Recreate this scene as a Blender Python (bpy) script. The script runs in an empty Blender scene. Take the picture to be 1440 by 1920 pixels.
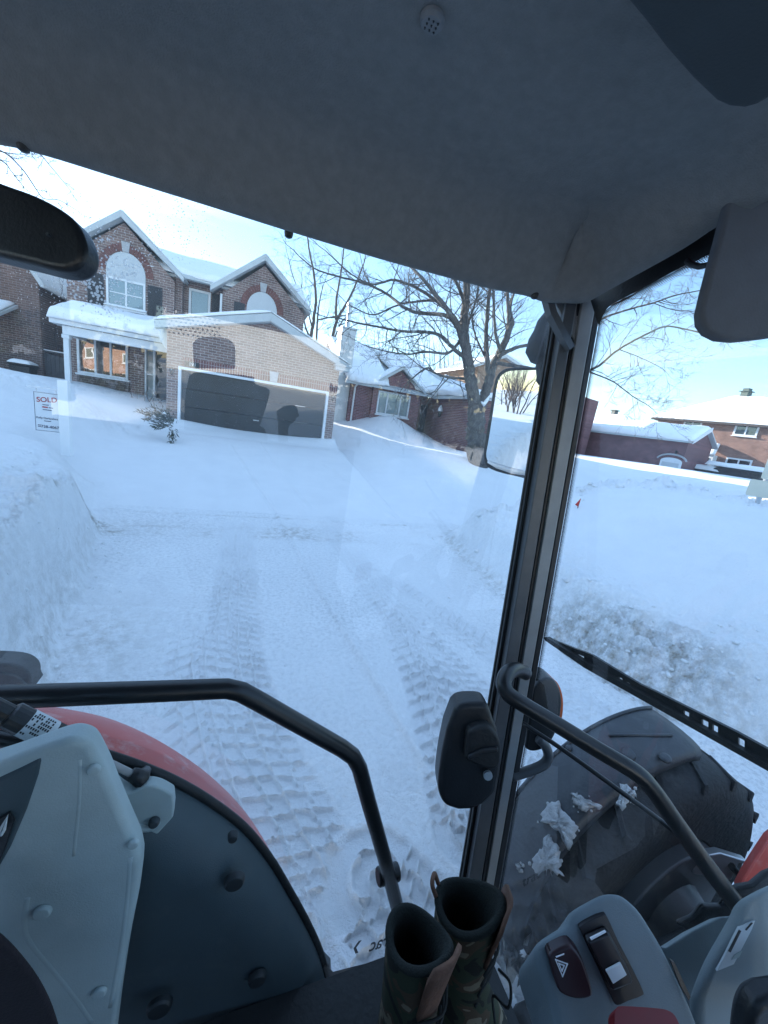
import bpy, math, random
import numpy as np
from mathutils import Vector, Matrix
random.seed(7)
S = bpy.context.scene
COL = S.collection
# ------------------------------------------------------------------ camera frame (measured from vanishing points)
FPX, CX, CY = 715.0, 720.0, 960.0
H = 2.1
nv = np.array([265 - CX, 3910 - CY, FPX]); nv /= np.linalg.norm(nv)
dv = np.array([470 - CX, 757 - CY, FPX]); dv -= nv * (dv @ nv); dv /= np.linalg.norm(dv)
rv = np.cross(nv, dv)
CAM = Vector((0, 0, H))
def ray(px, py):
    v = np.array([px - CX, py - CY, FPX]) / FPX
    return Vector((float(v @ rv), float(v @ dv), float(-(v @ nv))))
def pK(px, py, k): return CAM + ray(px, py) * k
def pY(px, py, Y): w = ray(px, py); return CAM + w * (Y / w.y)
def pX(px, py, X): w = ray(px, py); return CAM + w * (X / w.x)
def pZ(px, py, Z): w = ray(px, py); return CAM + w * ((Z - H) / w.z)
def pP(px, py, P, n): w = ray(px, py); return CAM + w * ((Vector(P) - CAM).dot(n) / w.dot(n))
FWD = Vector((float(rv[2]), float(dv[2]), float(-nv[2])))

# ------------------------------------------------------------------ mesh builder
class MB:
    def __init__(s): s.v = []; s.f = []
    def add(s, vs, fs):
        b = len(s.v); s.v += [Vector(p) for p in vs]; s.f += [tuple(b + i for i in f) for f in fs]; return s
    def box(s, a, b):
        x0, y0, z0 = a; x1, y1, z1 = b
        return s.add([(x0,y0,z0),(x1,y0,z0),(x1,y1,z0),(x0,y1,z0),(x0,y0,z1),(x1,y0,z1),(x1,y1,z1),(x0,y1,z1)],
                     [(3,2,1,0),(4,5,6,7),(0,1,5,4),(1,2,6,5),(2,3,7,6),(3,0,4,7)])
    def obox(s, o, u, v, w):
        o, u, v, w = map(Vector, (o, u, v, w))
        return s.add([o,o+u,o+u+v,o+v,o+w,o+u+w,o+u+v+w,o+v+w],
                     [(3,2,1,0),(4,5,6,7),(0,1,5,4),(1,2,6,5),(2,3,7,6),(3,0,4,7)])
    def prism(s, pts, ext):
        n = len(pts); e = Vector(ext); p = [Vector(q) for q in pts]
        fs = [tuple(range(n)), tuple(range(2*n-1, n-1, -1))]
        fs += [((i+1) % n, i, n+i, n+(i+1) % n) for i in range(n)]
        return s.add(p + [q + e for q in p], fs)
    def tube(s, pts, rad, segs=8, caps=True):
        p = [Vector(q) for q in pts]; n = len(p)
        if not hasattr(rad, '__len__'): rad = [rad] * n
        up = None; vs = []
        for i in range(n):
            t = (p[min(i+1, n-1)] - p[max(i-1, 0)])
            t = t.normalized() if t.length > 1e-9 else Vector((0,0,1))
            if up is None:
                up = Vector((0,0,1)) if abs(t.z) < .9 else Vector((1,0,0))
            u = up - t * up.dot(t)
            if u.length < 1e-6: u = Vector((1,0,0)) - t * t.x
            u.normalize(); w = t.cross(u); up = u
            for k in range(segs):
                a = 2 * math.pi * k / segs
                vs.append(p[i] + (u * math.cos(a) + w * math.sin(a)) * rad[i])
        fs = []
        for i in range(n-1):
            for k in range(segs):
                k2 = (k+1) % segs
                fs.append((i*segs+k, i*segs+k2, (i+1)*segs+k2, (i+1)*segs+k))
        if caps:
            fs.append(tuple(range(segs-1, -1, -1))); fs.append(tuple((n-1)*segs+k for k in range(segs)))
        return s.add(vs, fs)
    def loft(s, rows, closed=False):
        m = len(rows[0]); vs = [Vector(p) for r in rows for p in r]; fs = []
        for i in range(len(rows)-1):
            for k in range(m if closed else m-1):
                k2 = (k+1) % m
                fs.append((i*m+k, i*m+k2, (i+1)*m+k2, (i+1)*m+k))
        return s.add(vs, fs)
    def build(s, name, mat, parent=None, smooth=False, bevel=0, seg=2, sub=0, angle=40):
        off = Vector((0,0,0)); q = parent
        while q is not None: off += q.location; q = q.parent
        me = bpy.data.meshes.new(name)
        me.from_pydata([tuple(p - off) for p in s.v], [], s.f); me.validate(); me.update()
        import bmesh
        b = bmesh.new(); b.from_mesh(me); bmesh.ops.recalc_face_normals(b, faces=b.faces); b.to_mesh(me); b.free()
        o = bpy.data.objects.new(name, me); COL.objects.link(o)
        if mat: me.materials.append(mat)
        if smooth:
            for p in me.polygons: p.use_smooth = True
        if parent: o.parent = parent
        if bevel:
            m = o.modifiers.new('b', 'BEVEL'); m.width = bevel; m.segments = seg; m.limit_method = 'ANGLE'; m.angle_limit = math.radians(35)
            for p in me.polygons: p.use_smooth = True
            m.harden_normals = True
        if sub:
            m = o.modifiers.new('s', 'SUBSURF'); m.levels = sub; m.render_levels = sub
        return o
def tag(o, label, cat, group=None):
    o['label'] = label; o['category'] = cat
    if group: o['group'] = group
    return o
def thing(name, loc, label, cat, group=None):
    o = bpy.data.objects.new(name, None); COL.objects.link(o); o.location = loc; o.empty_display_size = .2
    return tag(o, label, cat, group)

# ------------------------------------------------------------------ materials
def newmat(name):
    m = bpy.data.materials.new(name); m.use_nodes = True
    nt = m.node_tree; nt.nodes.clear()
    out = nt.nodes.new('ShaderNodeOutputMaterial')
    return m, nt, out
def N(nt, t, **kw):
    n = nt.nodes.new(t)
    for k, v in kw.items():
        if k.startswith('i_'):
            key = k[2:].replace('_', ' ')
            n.inputs[int(key) if key.isdigit() else key].default_value = v
        else: setattr(n, k, v)
    return n
def L(nt, a, b): nt.links.new(a, b)
def c4(c): return (c[0], c[1], c[2], 1)
def mixc(nt, fac, a, b, mode='MIX'):
    n = nt.nodes.new('ShaderNodeMix'); n.data_type = 'RGBA'; n.blend_type = mode
    for sock, val in ((n.inputs[0], fac), (n.inputs[6], a), (n.inputs[7], b)):
        if hasattr(val, 'links'): nt.links.new(val, sock)
        elif isinstance(val, (tuple, list)): sock.default_value = c4(val)
        else: sock.default_value = val
    return n.outputs[2]
def ramp(nt, sock, stops):
    r = nt.nodes.new('ShaderNodeValToRGB'); e = r.color_ramp.elements
    while len(e) < len(stops): e.new(.5)
    for el, (p, c) in zip(e, stops): el.position = p; el.color = c4(c) if isinstance(c, (tuple, list)) else (c, c, c, 1)
    nt.links.new(sock, r.inputs[0]); return r.outputs[0]
def pmat(name, col, rough=.6, var=.18, vscale=8, bump=0., bscale=60, metal=0., spec=.5, col2=None, thr=(.45, .6), coat=0.):
    m, nt, out = newmat(name)
    p = N(nt, 'ShaderNodeBsdfPrincipled'); p.inputs['Roughness'].default_value = rough
    p.inputs['Metallic'].default_value = metal; p.inputs['Specular IOR Level'].default_value = spec
    p.inputs['Coat Weight'].default_value = coat
    tc = N(nt, 'ShaderNodeTexCoord')
    n1 = N(nt, 'ShaderNodeTexNoise', i_Scale=vscale, i_Detail=6.0, i_Roughness=.6); L(nt, tc.outputs['Object'], n1.inputs['Vector'])
    lo = tuple(max(0, x * (1 - var)) for x in col); hi = tuple(x * (1 + var) for x in col)
    c = ramp(nt, n1.outputs[0], [(.3, lo), (.7, hi)])
    if col2 is not None:
        n2 = N(nt, 'ShaderNodeTexNoise', i_Scale=vscale * 2.3, i_Detail=8.0, i_Roughness=.65); L(nt, tc.outputs['Object'], n2.inputs['Vector'])
        f = ramp(nt, n2.outputs[0], [(thr[0], 0.), (thr[1], 1.)])
        c = mixc(nt, f, c, col2)
    L(nt, c, p.inputs['Base Color'])
    rr = N(nt, 'ShaderNodeMapRange', i_3=max(0, rough - .08), i_4=min(1, rough + .1)); L(nt, n1.outputs[0], rr.inputs[0]); L(nt, rr.outputs[0], p.inputs['Roughness'])
    if bump:
        n3 = N(nt, 'ShaderNodeTexNoise', i_Scale=bscale, i_Detail=4.0); L(nt, tc.outputs['Object'], n3.inputs['Vector'])
        b = N(nt, 'ShaderNodeBump', i_Strength=bump, i_Distance=.02); L(nt, n3.outputs[0], b.inputs['Height']); L(nt, b.outputs[0], p.inputs['Normal'])
    L(nt, p.outputs[0], out.inputs[0]); return m

def brick(name, udir, c1=(.20, .075, .06), c2=(.12, .05, .045), mortar=(.42, .38, .36), scale=1.0, snow=0.0):
    """brick courses measured along a horizontal direction and Z"""
    m, nt, out = newmat(name)
    g = N(nt, 'ShaderNodeNewGeometry'); sx = N(nt, 'ShaderNodeSeparateXYZ'); L(nt, g.outputs['Position'], sx.inputs[0])
    d = N(nt, 'ShaderNodeVectorMath', operation='DOT_PRODUCT'); d.inputs[1].default_value = udir; L(nt, g.outputs['Position'], d.inputs[0])
    cx = N(nt, 'ShaderNodeCombineXYZ'); L(nt, d.outputs['Value'], cx.inputs[0]); L(nt, sx.outputs[2], cx.inputs[1])
    b = N(nt, 'ShaderNodeTexBrick', i_Scale=1.0, i_Color1=c4(c1), i_Color2=c4(c2), i_Mortar=c4(mortar))
    b.inputs['Mortar Size'].default_value = .0085 * scale; b.inputs['Mortar Smooth'].default_value = .3; b.inputs['Bias'].default_value = .1
    b.inputs['Brick Width'].default_value = .24 * scale; b.inputs['Row Height'].default_value = .083 * scale
    L(nt, cx.outputs[0], b.inputs['Vector'])
    n1 = N(nt, 'ShaderNodeTexNoise', i_Scale=1.3, i_Detail=8.0, i_Roughness=.7); L(nt, cx.outputs[0], n1.inputs['Vector'])
    v = ramp(nt, n1.outputs[0], [(.3, .72), (.7, 1.18)])
    col = mixc(nt, 1.0, b.outputs[0], v, 'MULTIPLY')
    n2 = N(nt, 'ShaderNodeTexNoise', i_Scale=40., i_Detail=2.0); L(nt, cx.outputs[0], n2.inputs['Vector'])
    col = mixc(nt, .5, col, ramp(nt, n2.outputs[0], [(.3, .75), (.7, 1.25)]), 'MULTIPLY')
    p = N(nt, 'ShaderNodeBsdfPrincipled'); p.inputs['Roughness'].default_value = .85; L(nt, col, p.inputs['Base Color'])
    bp = N(nt, 'ShaderNodeBump', i_Strength=.5, i_Distance=.01, invert=True); L(nt, b.outputs['Fac'], bp.inputs['Height']); L(nt, bp.outputs[0], p.inputs['Normal'])
    L(nt, p.outputs[0], out.inputs[0]); return m

def snowmat(name, dirt=False, bs=22., strength=.5):
    m, nt, out = newmat(name)
    p = N(nt, 'ShaderNodeBsdfPrincipled'); p.inputs['Roughness'].default_value = .75; p.inputs['Specular IOR Level'].default_value = .25
    tc = N(nt, 'ShaderNodeTexCoord')
    n1 = N(nt, 'ShaderNodeTexNoise', i_Scale=1.6, i_Detail=9.0, i_Roughness=.65); L(nt, tc.outputs['Object'], n1.inputs['Vector'])
    col = ramp(nt, n1.outputs[0], [(.3, (.87, .88, .895)), (.7, (.93, .938, .945))])
    if dirt:
        at = N(nt, 'ShaderNodeAttribute', attribute_name='dirt')
        n2 = N(nt, 'ShaderNodeTexNoise', i_Scale=9., i_Detail=10.0, i_Roughness=.72); L(nt, tc.outputs['Object'], n2.inputs['Vector'])
        f = ramp(nt, n2.outputs[0], [(.42, 0.), (.62, 1.)])
        mu = N(nt, 'ShaderNodeMath', operation='MULTIPLY'); L(nt, f, mu.inputs[0]); L(nt, at.outputs['Fac'], mu.inputs[1])
        col = mixc(nt, mu.outputs[0], col, (.34, .31, .26))
        atp = N(nt, 'ShaderNodeAttribute', attribute_name='packed')
        col = mixc(nt, atp.outputs['Fac'], col, (.80, .815, .835))
        # grit speckles
        n3 = N(nt, 'ShaderNodeTexNoise', i_Scale=26., i_Detail=6.0, i_Roughness=.8); L(nt, tc.outputs['Object'], n3.inputs['Vector'])
        at2 = N(nt, 'ShaderNodeAttribute', attribute_name='grit')
        f2 = ramp(nt, n3.outputs[0], [(.46, 0.), (.64, 1.)])
        mu2 = N(nt, 'ShaderNodeMath', operation='MULTIPLY'); L(nt, f2, mu2.inputs[0]); L(nt, at2.outputs['Fac'], mu2.inputs[1])
        col = mixc(nt, mu2.outputs[0], col, (.62, .635, .65))
    L(nt, col, p.inputs['Base Color'])
    h = N(nt, 'ShaderNodeTexNoise', i_Scale=bs, i_Detail=8.0, i_Roughness=.7); L(nt, tc.outputs['Object'], h.inputs['Vector'])
    h2 = N(nt, 'ShaderNodeTexNoise', i_Scale=bs * 6, i_Detail=3.0); L(nt, tc.outputs['Object'], h2.inputs['Vector'])
    ad = N(nt, 'ShaderNodeMath', operation='MULTIPLY_ADD'); L(nt, h2.outputs[0], ad.inputs[0]); ad.inputs[1].default_value = .35; L(nt, h.outputs[0], ad.inputs[2])
    b = N(nt, 'ShaderNodeBump', i_Strength=strength, i_Distance=.05); L(nt, ad.outputs[0], b.inputs['Height']); L(nt, b.outputs[0], p.inputs['Normal'])
    L(nt, p.outputs[0], out.inputs[0]); return m

def glassmat(name, tint=(.95, .97, .97), refl=1.0, specks=0., haze=0.0):
    m, nt, out = newmat(name)
    t = N(nt, 'ShaderNodeBsdfTransparent', i_Color=c4(tint)); g = N(nt, 'ShaderNodeBsdfGlossy', i_Roughness=0.0, i_Color=(1, 1, 1, 1))
    ge = N(nt, 'ShaderNodeNewGeometry'); dt = N(nt, 'ShaderNodeVectorMath', operation='DOT_PRODUCT'); L(nt, ge.outputs['Normal'], dt.inputs[0]); L(nt, ge.outputs['Incoming'], dt.inputs[1])
    ab = N(nt, 'ShaderNodeMath', operation='ABSOLUTE'); L(nt, dt.outputs['Value'], ab.inputs[0])
    om = N(nt, 'ShaderNodeMath', operation='SUBTRACT'); om.inputs[0].default_value = 1.0; L(nt, ab.outputs[0], om.inputs[1])
    pw = N(nt, 'ShaderNodeMath', operation='POWER'); L(nt, om.outputs[0], pw.inputs[0]); pw.inputs[1].default_value = 5.0
    fr = N(nt, 'ShaderNodeMath', operation='MULTIPLY_ADD'); L(nt, pw.outputs[0], fr.inputs[0]); fr.inputs[1].default_value = .96; fr.inputs[2].default_value = .04
    mu = N(nt, 'ShaderNodeMath', operation='MULTIPLY', use_clamp=True); mu.inputs[1].default_value = refl
    L(nt, fr.outputs[0], mu.inputs[0])
    mx = N(nt, 'ShaderNodeMixShader'); L(nt, mu.outputs[0], mx.inputs[0]); L(nt, t.outputs[0], mx.inputs[1]); L(nt, g.outputs[0], mx.inputs[2])
    last = mx.outputs[0]
    if haze:
        tcx = N(nt, 'ShaderNodeTexCoord'); mpx = N(nt, 'ShaderNodeMapping'); mpx.inputs['Rotation'].default_value = (0, .9, 0); mpx.inputs['Scale'].default_value = (7, 1, 1.6); L(nt, tcx.outputs['Object'], mpx.inputs[0])
        nh = N(nt, 'ShaderNodeTexNoise', i_Scale=2.0, i_Detail=5.0, i_Roughness=.6); L(nt, mpx.outputs[0], nh.inputs['Vector'])
        fh = N(nt, 'ShaderNodeMapRange', i_1=.3, i_2=.75, i_3=haze*.35, i_4=haze*1.6); L(nt, nh.outputs[0], fh.inputs[0])
        dh = N(nt, 'ShaderNodeBsdfTranslucent', i_Color=(.9,.9,.9,1)); mh = N(nt, 'ShaderNodeMixShader'); L(nt, fh.outputs[0], mh.inputs[0]); L(nt, last, mh.inputs[1]); L(nt, dh.outputs[0], mh.inputs[2]); last = mh.outputs[0]
    if specks:
        tc = N(nt, 'ShaderNodeTexCoord')
        v = N(nt, 'ShaderNodeTexVoronoi', i_Scale=230., i_Randomness=1.0); L(nt, tc.outputs['Object'], v.inputs['Vector'])
        n = N(nt, 'ShaderNodeTexNoise', i_Scale=5.5, i_Detail=4.0); L(nt, tc.outputs['Object'], n.inputs['Vector'])
        n2 = N(nt, 'ShaderNodeTexNoise', i_Scale=45., i_Detail=3.0); L(nt, tc.outputs['Object'], n2.inputs['Vector'])
        s = N(nt, 'ShaderNodeMapRange', i_1=.35, i_2=.70, i_3=0.30, i_4=1.0); L(nt, n.outputs[0], s.inputs[0])
        at = N(nt, 'ShaderNodeAttribute', attribute_name='dust')
        s1 = N(nt, 'ShaderNodeMath', operation='MULTIPLY'); L(nt, s.outputs[0], s1.inputs[0]); L(nt, at.outputs['Fac'], s1.inputs[1])
        s2 = N(nt, 'ShaderNodeMath', operation='MULTIPLY'); L(nt, s1.outputs[0], s2.inputs[0]); L(nt, n2.outputs[0], s2.inputs[1])
        lt = N(nt, 'ShaderNodeMath', operation='LESS_THAN'); L(nt, v.outputs['Distance'], lt.inputs[0]); L(nt, s2.outputs[0], lt.inputs[1])
        f = N(nt, 'ShaderNodeMath', operation='MULTIPLY'); L(nt, lt.outputs[0], f.inputs[0]); f.inputs[1].default_value = specks
        d = N(nt, 'ShaderNodeBsdfTranslucent', i_Color=(.9, .9, .9, 1)); d2 = N(nt, 'ShaderNodeBsdfDiffuse', i_Color=(.85, .87, .9, 1))
        dm = N(nt, 'ShaderNodeMixShader', i_0=.5); L(nt, d.outputs[0], dm.inputs[1]); L(nt, d2.outputs[0], dm.inputs[2])
        m2 = N(nt, 'ShaderNodeMixShader'); L(nt, f.outputs[0], m2.inputs[0]); L(nt, last, m2.inputs[1]); L(nt, dm.outputs[0], m2.inputs[2]); last = m2.outputs[0]
    L(nt, last, out.inputs[0]); return m

def panemat(name, base=(.02, .025, .03), gl=.12):
    """dark window glass with a mirror-like coat"""
    m, nt, out = newmat(name)
    p = N(nt, 'ShaderNodeBsdfPrincipled'); p.inputs['Base Color'].default_value = c4(base); p.inputs['Roughness'].default_value = .2
    g = N(nt, 'ShaderNodeBsdfGlossy', i_Roughness=.01)
    tc = N(nt, 'ShaderNodeTexCoord'); n = N(nt, 'ShaderNodeTexNoise', i_Scale=1.2); L(nt, tc.outputs['Object'], n.inputs['Vector'])
    b = N(nt, 'ShaderNodeBump', i_Strength=.04, i_Distance=.05); L(nt, n.outputs[0], b.inputs['Height']); L(nt, b.outputs[0], g.inputs['Normal'])
    mx = N(nt, 'ShaderNodeMixShader', i_0=gl); L(nt, p.outputs[0], mx.inputs[1]); L(nt, g.outputs[0], mx.inputs[2]); L(nt, mx.outputs[0], out.inputs[0]); return m

def barkmat(name, c1, c2, snowy=0.):
    m, nt, out = newmat(name)
    p = N(nt, 'ShaderNodeBsdfPrincipled'); p.inputs['Roughness'].default_value = .9
    tc = N(nt, 'ShaderNodeTexCoord'); mp = N(nt, 'ShaderNodeMapping'); mp.inputs['Scale'].default_value = (1, 1, .22); L(nt, tc.outputs['Object'], mp.inputs[0])
    n1 = N(nt, 'ShaderNodeTexNoise', i_Scale=16., i_Detail=9.0, i_Roughness=.7); L(nt, mp.outputs[0], n1.inputs['Vector'])
    c = ramp(nt, n1.outputs[0], [(.35, c1), (.65, c2)])
    L(nt, c, p.inputs['Base Color'])
    b = N(nt, 'ShaderNodeBump', i_Strength=.8, i_Distance=.03); L(nt, n1.outputs[0], b.inputs['Height']); L(nt, b.outputs[0], p.inputs['Normal'])
    L(nt, p.outputs[0], out.inputs[0]); return m

M = {}
M['snow'] = snowmat('roof_snow', bs=9., strength=.25)
M['ground_snow'] = snowmat('ground_snow', True, bs=26., strength=.68)
M['brick'] = brick('red_brick', (1, 0, 0), (.285, .185, .16), (.185, .12, .108), (.48, .43, .40))
M['brick_dark'] = brick('bungalow_brick', (1, 0, 0), (.27, .11, .11), (.17, .07, .075), (.34, .27, .28))
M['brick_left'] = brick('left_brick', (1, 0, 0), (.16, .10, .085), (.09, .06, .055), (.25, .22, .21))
M['white'] = pmat('white_trim', (.72, .74, .76), .5, .05, 3)
M['fascia'] = pmat('grey_fascia', (.50, .53, .54), .5, .08, 3)
M['greywhite'] = pmat('grey_white_panel', (.52, .55, .57), .6, .06, 2)
M['stone'] = pmat('keystone', (.42, .42, .43), .85, .15, 6)
M['pane'] = panemat('window_pane')
M['pane_warm'] = panemat('front_window_pane', (.03, .025, .02), .30)
M['curtain_pane'] = panemat('curtained_pane', (.20, .27, .30), .08)
M['shutter'] = pmat('dark_shutter', (.025, .028, .035), .5, .2, 10)
M['garage_door'] = pmat('dark_garage_door', (.030, .037, .042), .40, .25, 4)
M['door_paint'] = pmat('dark_door', (.03, .035, .04), .5, .2, 6)
M['siding'] = pmat('white_siding', (.66, .68, .68), .6, .06, 3)
M['metal'] = pmat('galvanised', (.55, .58, .60), .35, .15, 10, metal=.7)
M['fence'] = pmat('weathered_fence', (.075, .075, .08), .8, .3, 6)
M['fencesnow'] = M['snow']
M['black'] = pmat('black_plastic', (.012, .014, .017), .42, .3, 12, .08, 220)
M['blackpaint'] = pmat('black_tube_paint', (.010, .012, .014), .34, .3, 14, .04, 120)
M['rubber'] = pmat('rubber', (.014, .016, .018), .6, .35, 9, .15, 60)
M['bark'] = barkmat('maple_bark', (.055, .05, .05), (.15, .14, .135))
M['bark2'] = barkmat('far_bark', (.055, .045, .04), (.14, .12, .11))
M['twig'] = barkmat('twig_bark', (.06, .045, .045), (.12, .095, .09))

# ------------------------------------------------------------------ ground: one sheet of snow
def hash2(ix, iy, seed):
    h = (ix.astype(np.int64) * 374761393 + iy.astype(np.int64) * 668265263 + seed * 982451653) & 0xffffffff
    h = ((h ^ (h >> 13)) * 1274126177) & 0xffffffff
    return ((h ^ (h >> 16)) & 0xffff) / 65535.0
def vnoise(x, y, seed=0):
    ix = np.floor(x); iy = np.floor(y); fx = x - ix; fy = y - iy
    fx = fx*fx*(3-2*fx); fy = fy*fy*(3-2*fy)
    a = hash2(ix, iy, seed); b = hash2(ix+1, iy, seed); c = hash2(ix, iy+1, seed); d = hash2(ix+1, iy+1, seed)
    return (a*(1-fx)+b*fx)*(1-fy) + (c*(1-fx)+d*fx)*fy
def fbm(x, y, f, oct=5, seed=0, gain=.5):
    t = np.zeros_like(x); a = 1.; s = 0.
    for o in range(oct):
        t += a * vnoise(x*f*2**o + 17.3*o, y*f*2**o - 9.1*o, seed+o); s += a; a *= gain
    return t / s - .5
def sstep(a, b, x):
    t = np.clip((x-a)/(b-a), 0, 1); return t*t*(3-2*t)
CLEARED = [(-70,1.7),(-1.02,1.8),(-1.22,3),(-1.8,6),(-2.2,7),(-3.4,14.2),(-2.5,15.4),(3.1,15.4),(3.15,10.5),(3.0,8.3),(6,8.6),(14,10.0),
           (14.2,8.6),(8,7.3),(4.3,6.9),(3.7,6.45),(3.45,4.4),(3.28,2.9),(3.35,2.2),(3.9,1.2),(5.5,-.6),(9,-2.5),(70,-4),(70,-10),(-70,-7)]
def sdf_poly(x, y, P):
    d = np.full(x.shape, 1e9); inside = np.zeros(x.shape, bool); n = len(P)
    for i in range(n):
        x0, y0 = P[i]; x1, y1 = P[(i+1) % n]
        ex, ey = x1-x0, y1-y0
        t = np.clip(((x-x0)*ex + (y-y0)*ey)/(ex*ex+ey*ey), 0, 1)
        d = np.minimum(d, (x-x0-t*ex)**2 + (y-y0-t*ey)**2)
        c = (y0 > y) != (y1 > y)
        xi = x0 + (y-y0)*ex/(ey if abs(ey) > 1e-9 else 1e-9)
        inside ^= c & (x < xi)
    d = np.sqrt(d); return np.where(inside, -d, d)
CP = np.array([(-1.3,2.0,.78),(-1.6,2.6,.95),(-1.6,3.3,.98),(-2.2,4.2,1.2),(-2.0,5,.95),(-2.9,6.3,1.0),(-2.7,7.6,.80),(-3.4,9.5,.88),(-4.4,8,1.15),(-3.75,12,.95),(-3.9,14.5,1.25),
 (-5,11,1.35),(-6,13.5,1.78),(-8,13,1.95),(-6,16.5,1.78),(-4.4,16.8,1.62),(-3.3,16.6,1.5),(-12,14,2.0),(-9,18,1.75),(-4,4,1.35),(-6,6,1.5),(-10,8,1.75),(-30,10,2),(-30,30,2),(-8,25,1.7),(-10,3.2,1.3),(-25,3.5,1.4),
 (3.95,6.1,.42),(4.2,4.5,.72),(3.75,3,.55),(4.0,2.0,.55),(5.6,5.0,1.30),(6.4,5.6,1.30),(7.0,3.4,1.62),(6,1.5,1.2),(7.8,4.9,1.42),(9.5,6.0,.80),(9.6,4.0,.95),(5.2,6.6,.42),(11,6.8,.72),(12.8,6.2,1.42),(10.5,2.5,1.1),(9,1,1.5),(14,2,1.5),(20,0,1.6),(5,3.6,1.0),(4.9,2.2,.9),
 (4.5,9.2,.28),(7.4,11.9,1.12),(4,12,.72),(3.7,15,.95),(5.5,16.5,1.2),(5,20.5,1.6),(7.4,20.4,2.32),(9.4,20.3,1.55),(10.4,20.5,1.42),(12.2,20.3,1.3),(10,14,1.15),(13,12.5,1.25),(16,14.5,1.35),(12,10.6,.7),
 (18,12,1.6),(20,8,1.7),(16,17,1.5),(22,16,1.85),(26,25,1.7),(40,20,1.8),(40,5,1.7),(60,60,2.2),(0,40,1.5),(-20,60,2),(8,30,1.5),(7.3,18.3,1.35),(12,17.5,1.25),
 (-20,-14,1.3),(20,-16,1.3),(0,-14,1.3),(-.6,-9.4,.9),(1.6,-9.5,.9),(3.6,-9.9,1.1),(7,-10,1.0),(-4,-9.5,1.1),(60,-30,1.6),(-60,-30,1.6)])
def tps_fit(P):
    n = len(P); r = np.hypot(P[:,0][:,None]-P[:,0][None], P[:,1][:,None]-P[:,1][None])
    K = np.where(r > 0, r*r*np.log(r+1e-12), 0) + np.eye(n)*.05
    A = np.zeros((n+3, n+3)); A[:n,:n] = K; A[:n,n] = 1; A[:n,n+1:] = P[:,:2]; A[n,:n] = 1; A[n+1:,:n] = P[:,:2].T
    return np.linalg.solve(A, np.concatenate([P[:,2], [0,0,0]]))
TW = tps_fit(CP)
def snowfield(x, y):
    z = TW[-3] + TW[-2]*x + TW[-1]*y
    for w, (a, b, _) in zip(TW[:-3], CP):
        r2 = (x-a)**2 + (y-b)**2; z = z + w * .5 * r2 * np.log(r2 + 1e-9)
    return np.clip(z, 0.15, 2.6)
def resample(pts, step=.02):
    p = np.array(pts, float); seg = np.hypot(*np.diff(p, axis=0).T); s = np.concatenate([[0], np.cumsum(seg)])
    t = np.arange(0, s[-1], step); 
    q = np.stack([np.interp(t, s, p[:,0]), np.interp(t, s, p[:,1])], 1)
    k = np.ones(31)/31; pad = np.pad(q, ((15,15),(0,0)), 'edge')
    return np.stack([np.convolve(pad[:,0], k, 'valid'), np.convolve(pad[:,1], k, 'valid')], 1), t
def track(x, y, path, width, pitch, seed, fade=None):
    """lateral / along coordinates of points near a path -> imprint height and mask"""
    q, t = resample(path, .05); z = np.zeros_like(x); msk = np.zeros_like(x)
    sel = np.where((x > q[:,0].min()-.5) & (x < q[:,0].max()+.5) & (y > q[:,1].min()-.5) & (y < q[:,1].max()+.5))[0]
    if len(sel) == 0: return z, msk, msk
    X = x[sel]; Y = y[sel]; best = np.full(len(sel), 1e9); lat = np.zeros(len(sel)); al = np.zeros(len(sel))
    for i in range(len(q)-1):
        dx, dy = q[i+1]-q[i]; ln = math.hypot(dx, dy) or 1e-6; dx /= ln; dy /= ln
        ax = X-q[i,0]; ay = Y-q[i,1]; a = ax*dx+ay*dy; l = ax*dy-ay*dx
        ac = np.clip(a, 0, ln); d = (a-ac)**2 + l*l; m = d < best
        best[m] = d[m]; lat[m] = l[m]; al[m] = t[i] + ac[m]
    w = width/2; dist = np.sqrt(best)
    lat = np.where(dist > np.abs(lat), np.sign(lat+1e-9)*dist, lat)
    wob = fbm(X, Y, 9., 3, seed) * .03
    u = lat + wob; au = np.abs(u); side = np.where(u > 0, .5, 0.)
    ph = ((al + .50*au)/pitch + side); fr = np.abs(ph - np.round(ph)) * pitch
    ridge = np.exp(-(fr/.0082)**2)
    cell = np.floor(ph + .5)
    jit = hash2(cell, side*7, seed+3) * .05 - .025
    ridge = np.maximum(ridge, .9*np.exp(-((au-.045)/.0085)**2))
    ridge = np.maximum(ridge, .75*np.exp(-((au-.15-jit)/.0085)**2))
    inside = 1 - sstep(w-.03, w+.01, au)
    worn = np.clip(.72 + 1.2*fbm(X, Y, 1.6, 3, seed+5), .0, 1.)
    if fade is not None: worn *= np.clip(np.interp(al, fade[0], fade[1]), 0, 1)
    z[sel] = inside * (-.015 + .048*ridge*(.6+.8*vnoise(X*30, Y*30, seed))) * worn
    cl = np.zeros_like(x); cl[sel] = inside*worn*(1-ridge)
    rim = np.exp(-((au-w-.02)/.025)**2)*.012*worn
    z[sel] += rim * (best < .4)
    msk[sel] = inside*np.clip(worn*1.6, 0, 1); pk = np.zeros_like(x); pk[sel] = inside*worn*np.clip(1-1.25*ridge, 0, 1); return z, msk, pk

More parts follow.
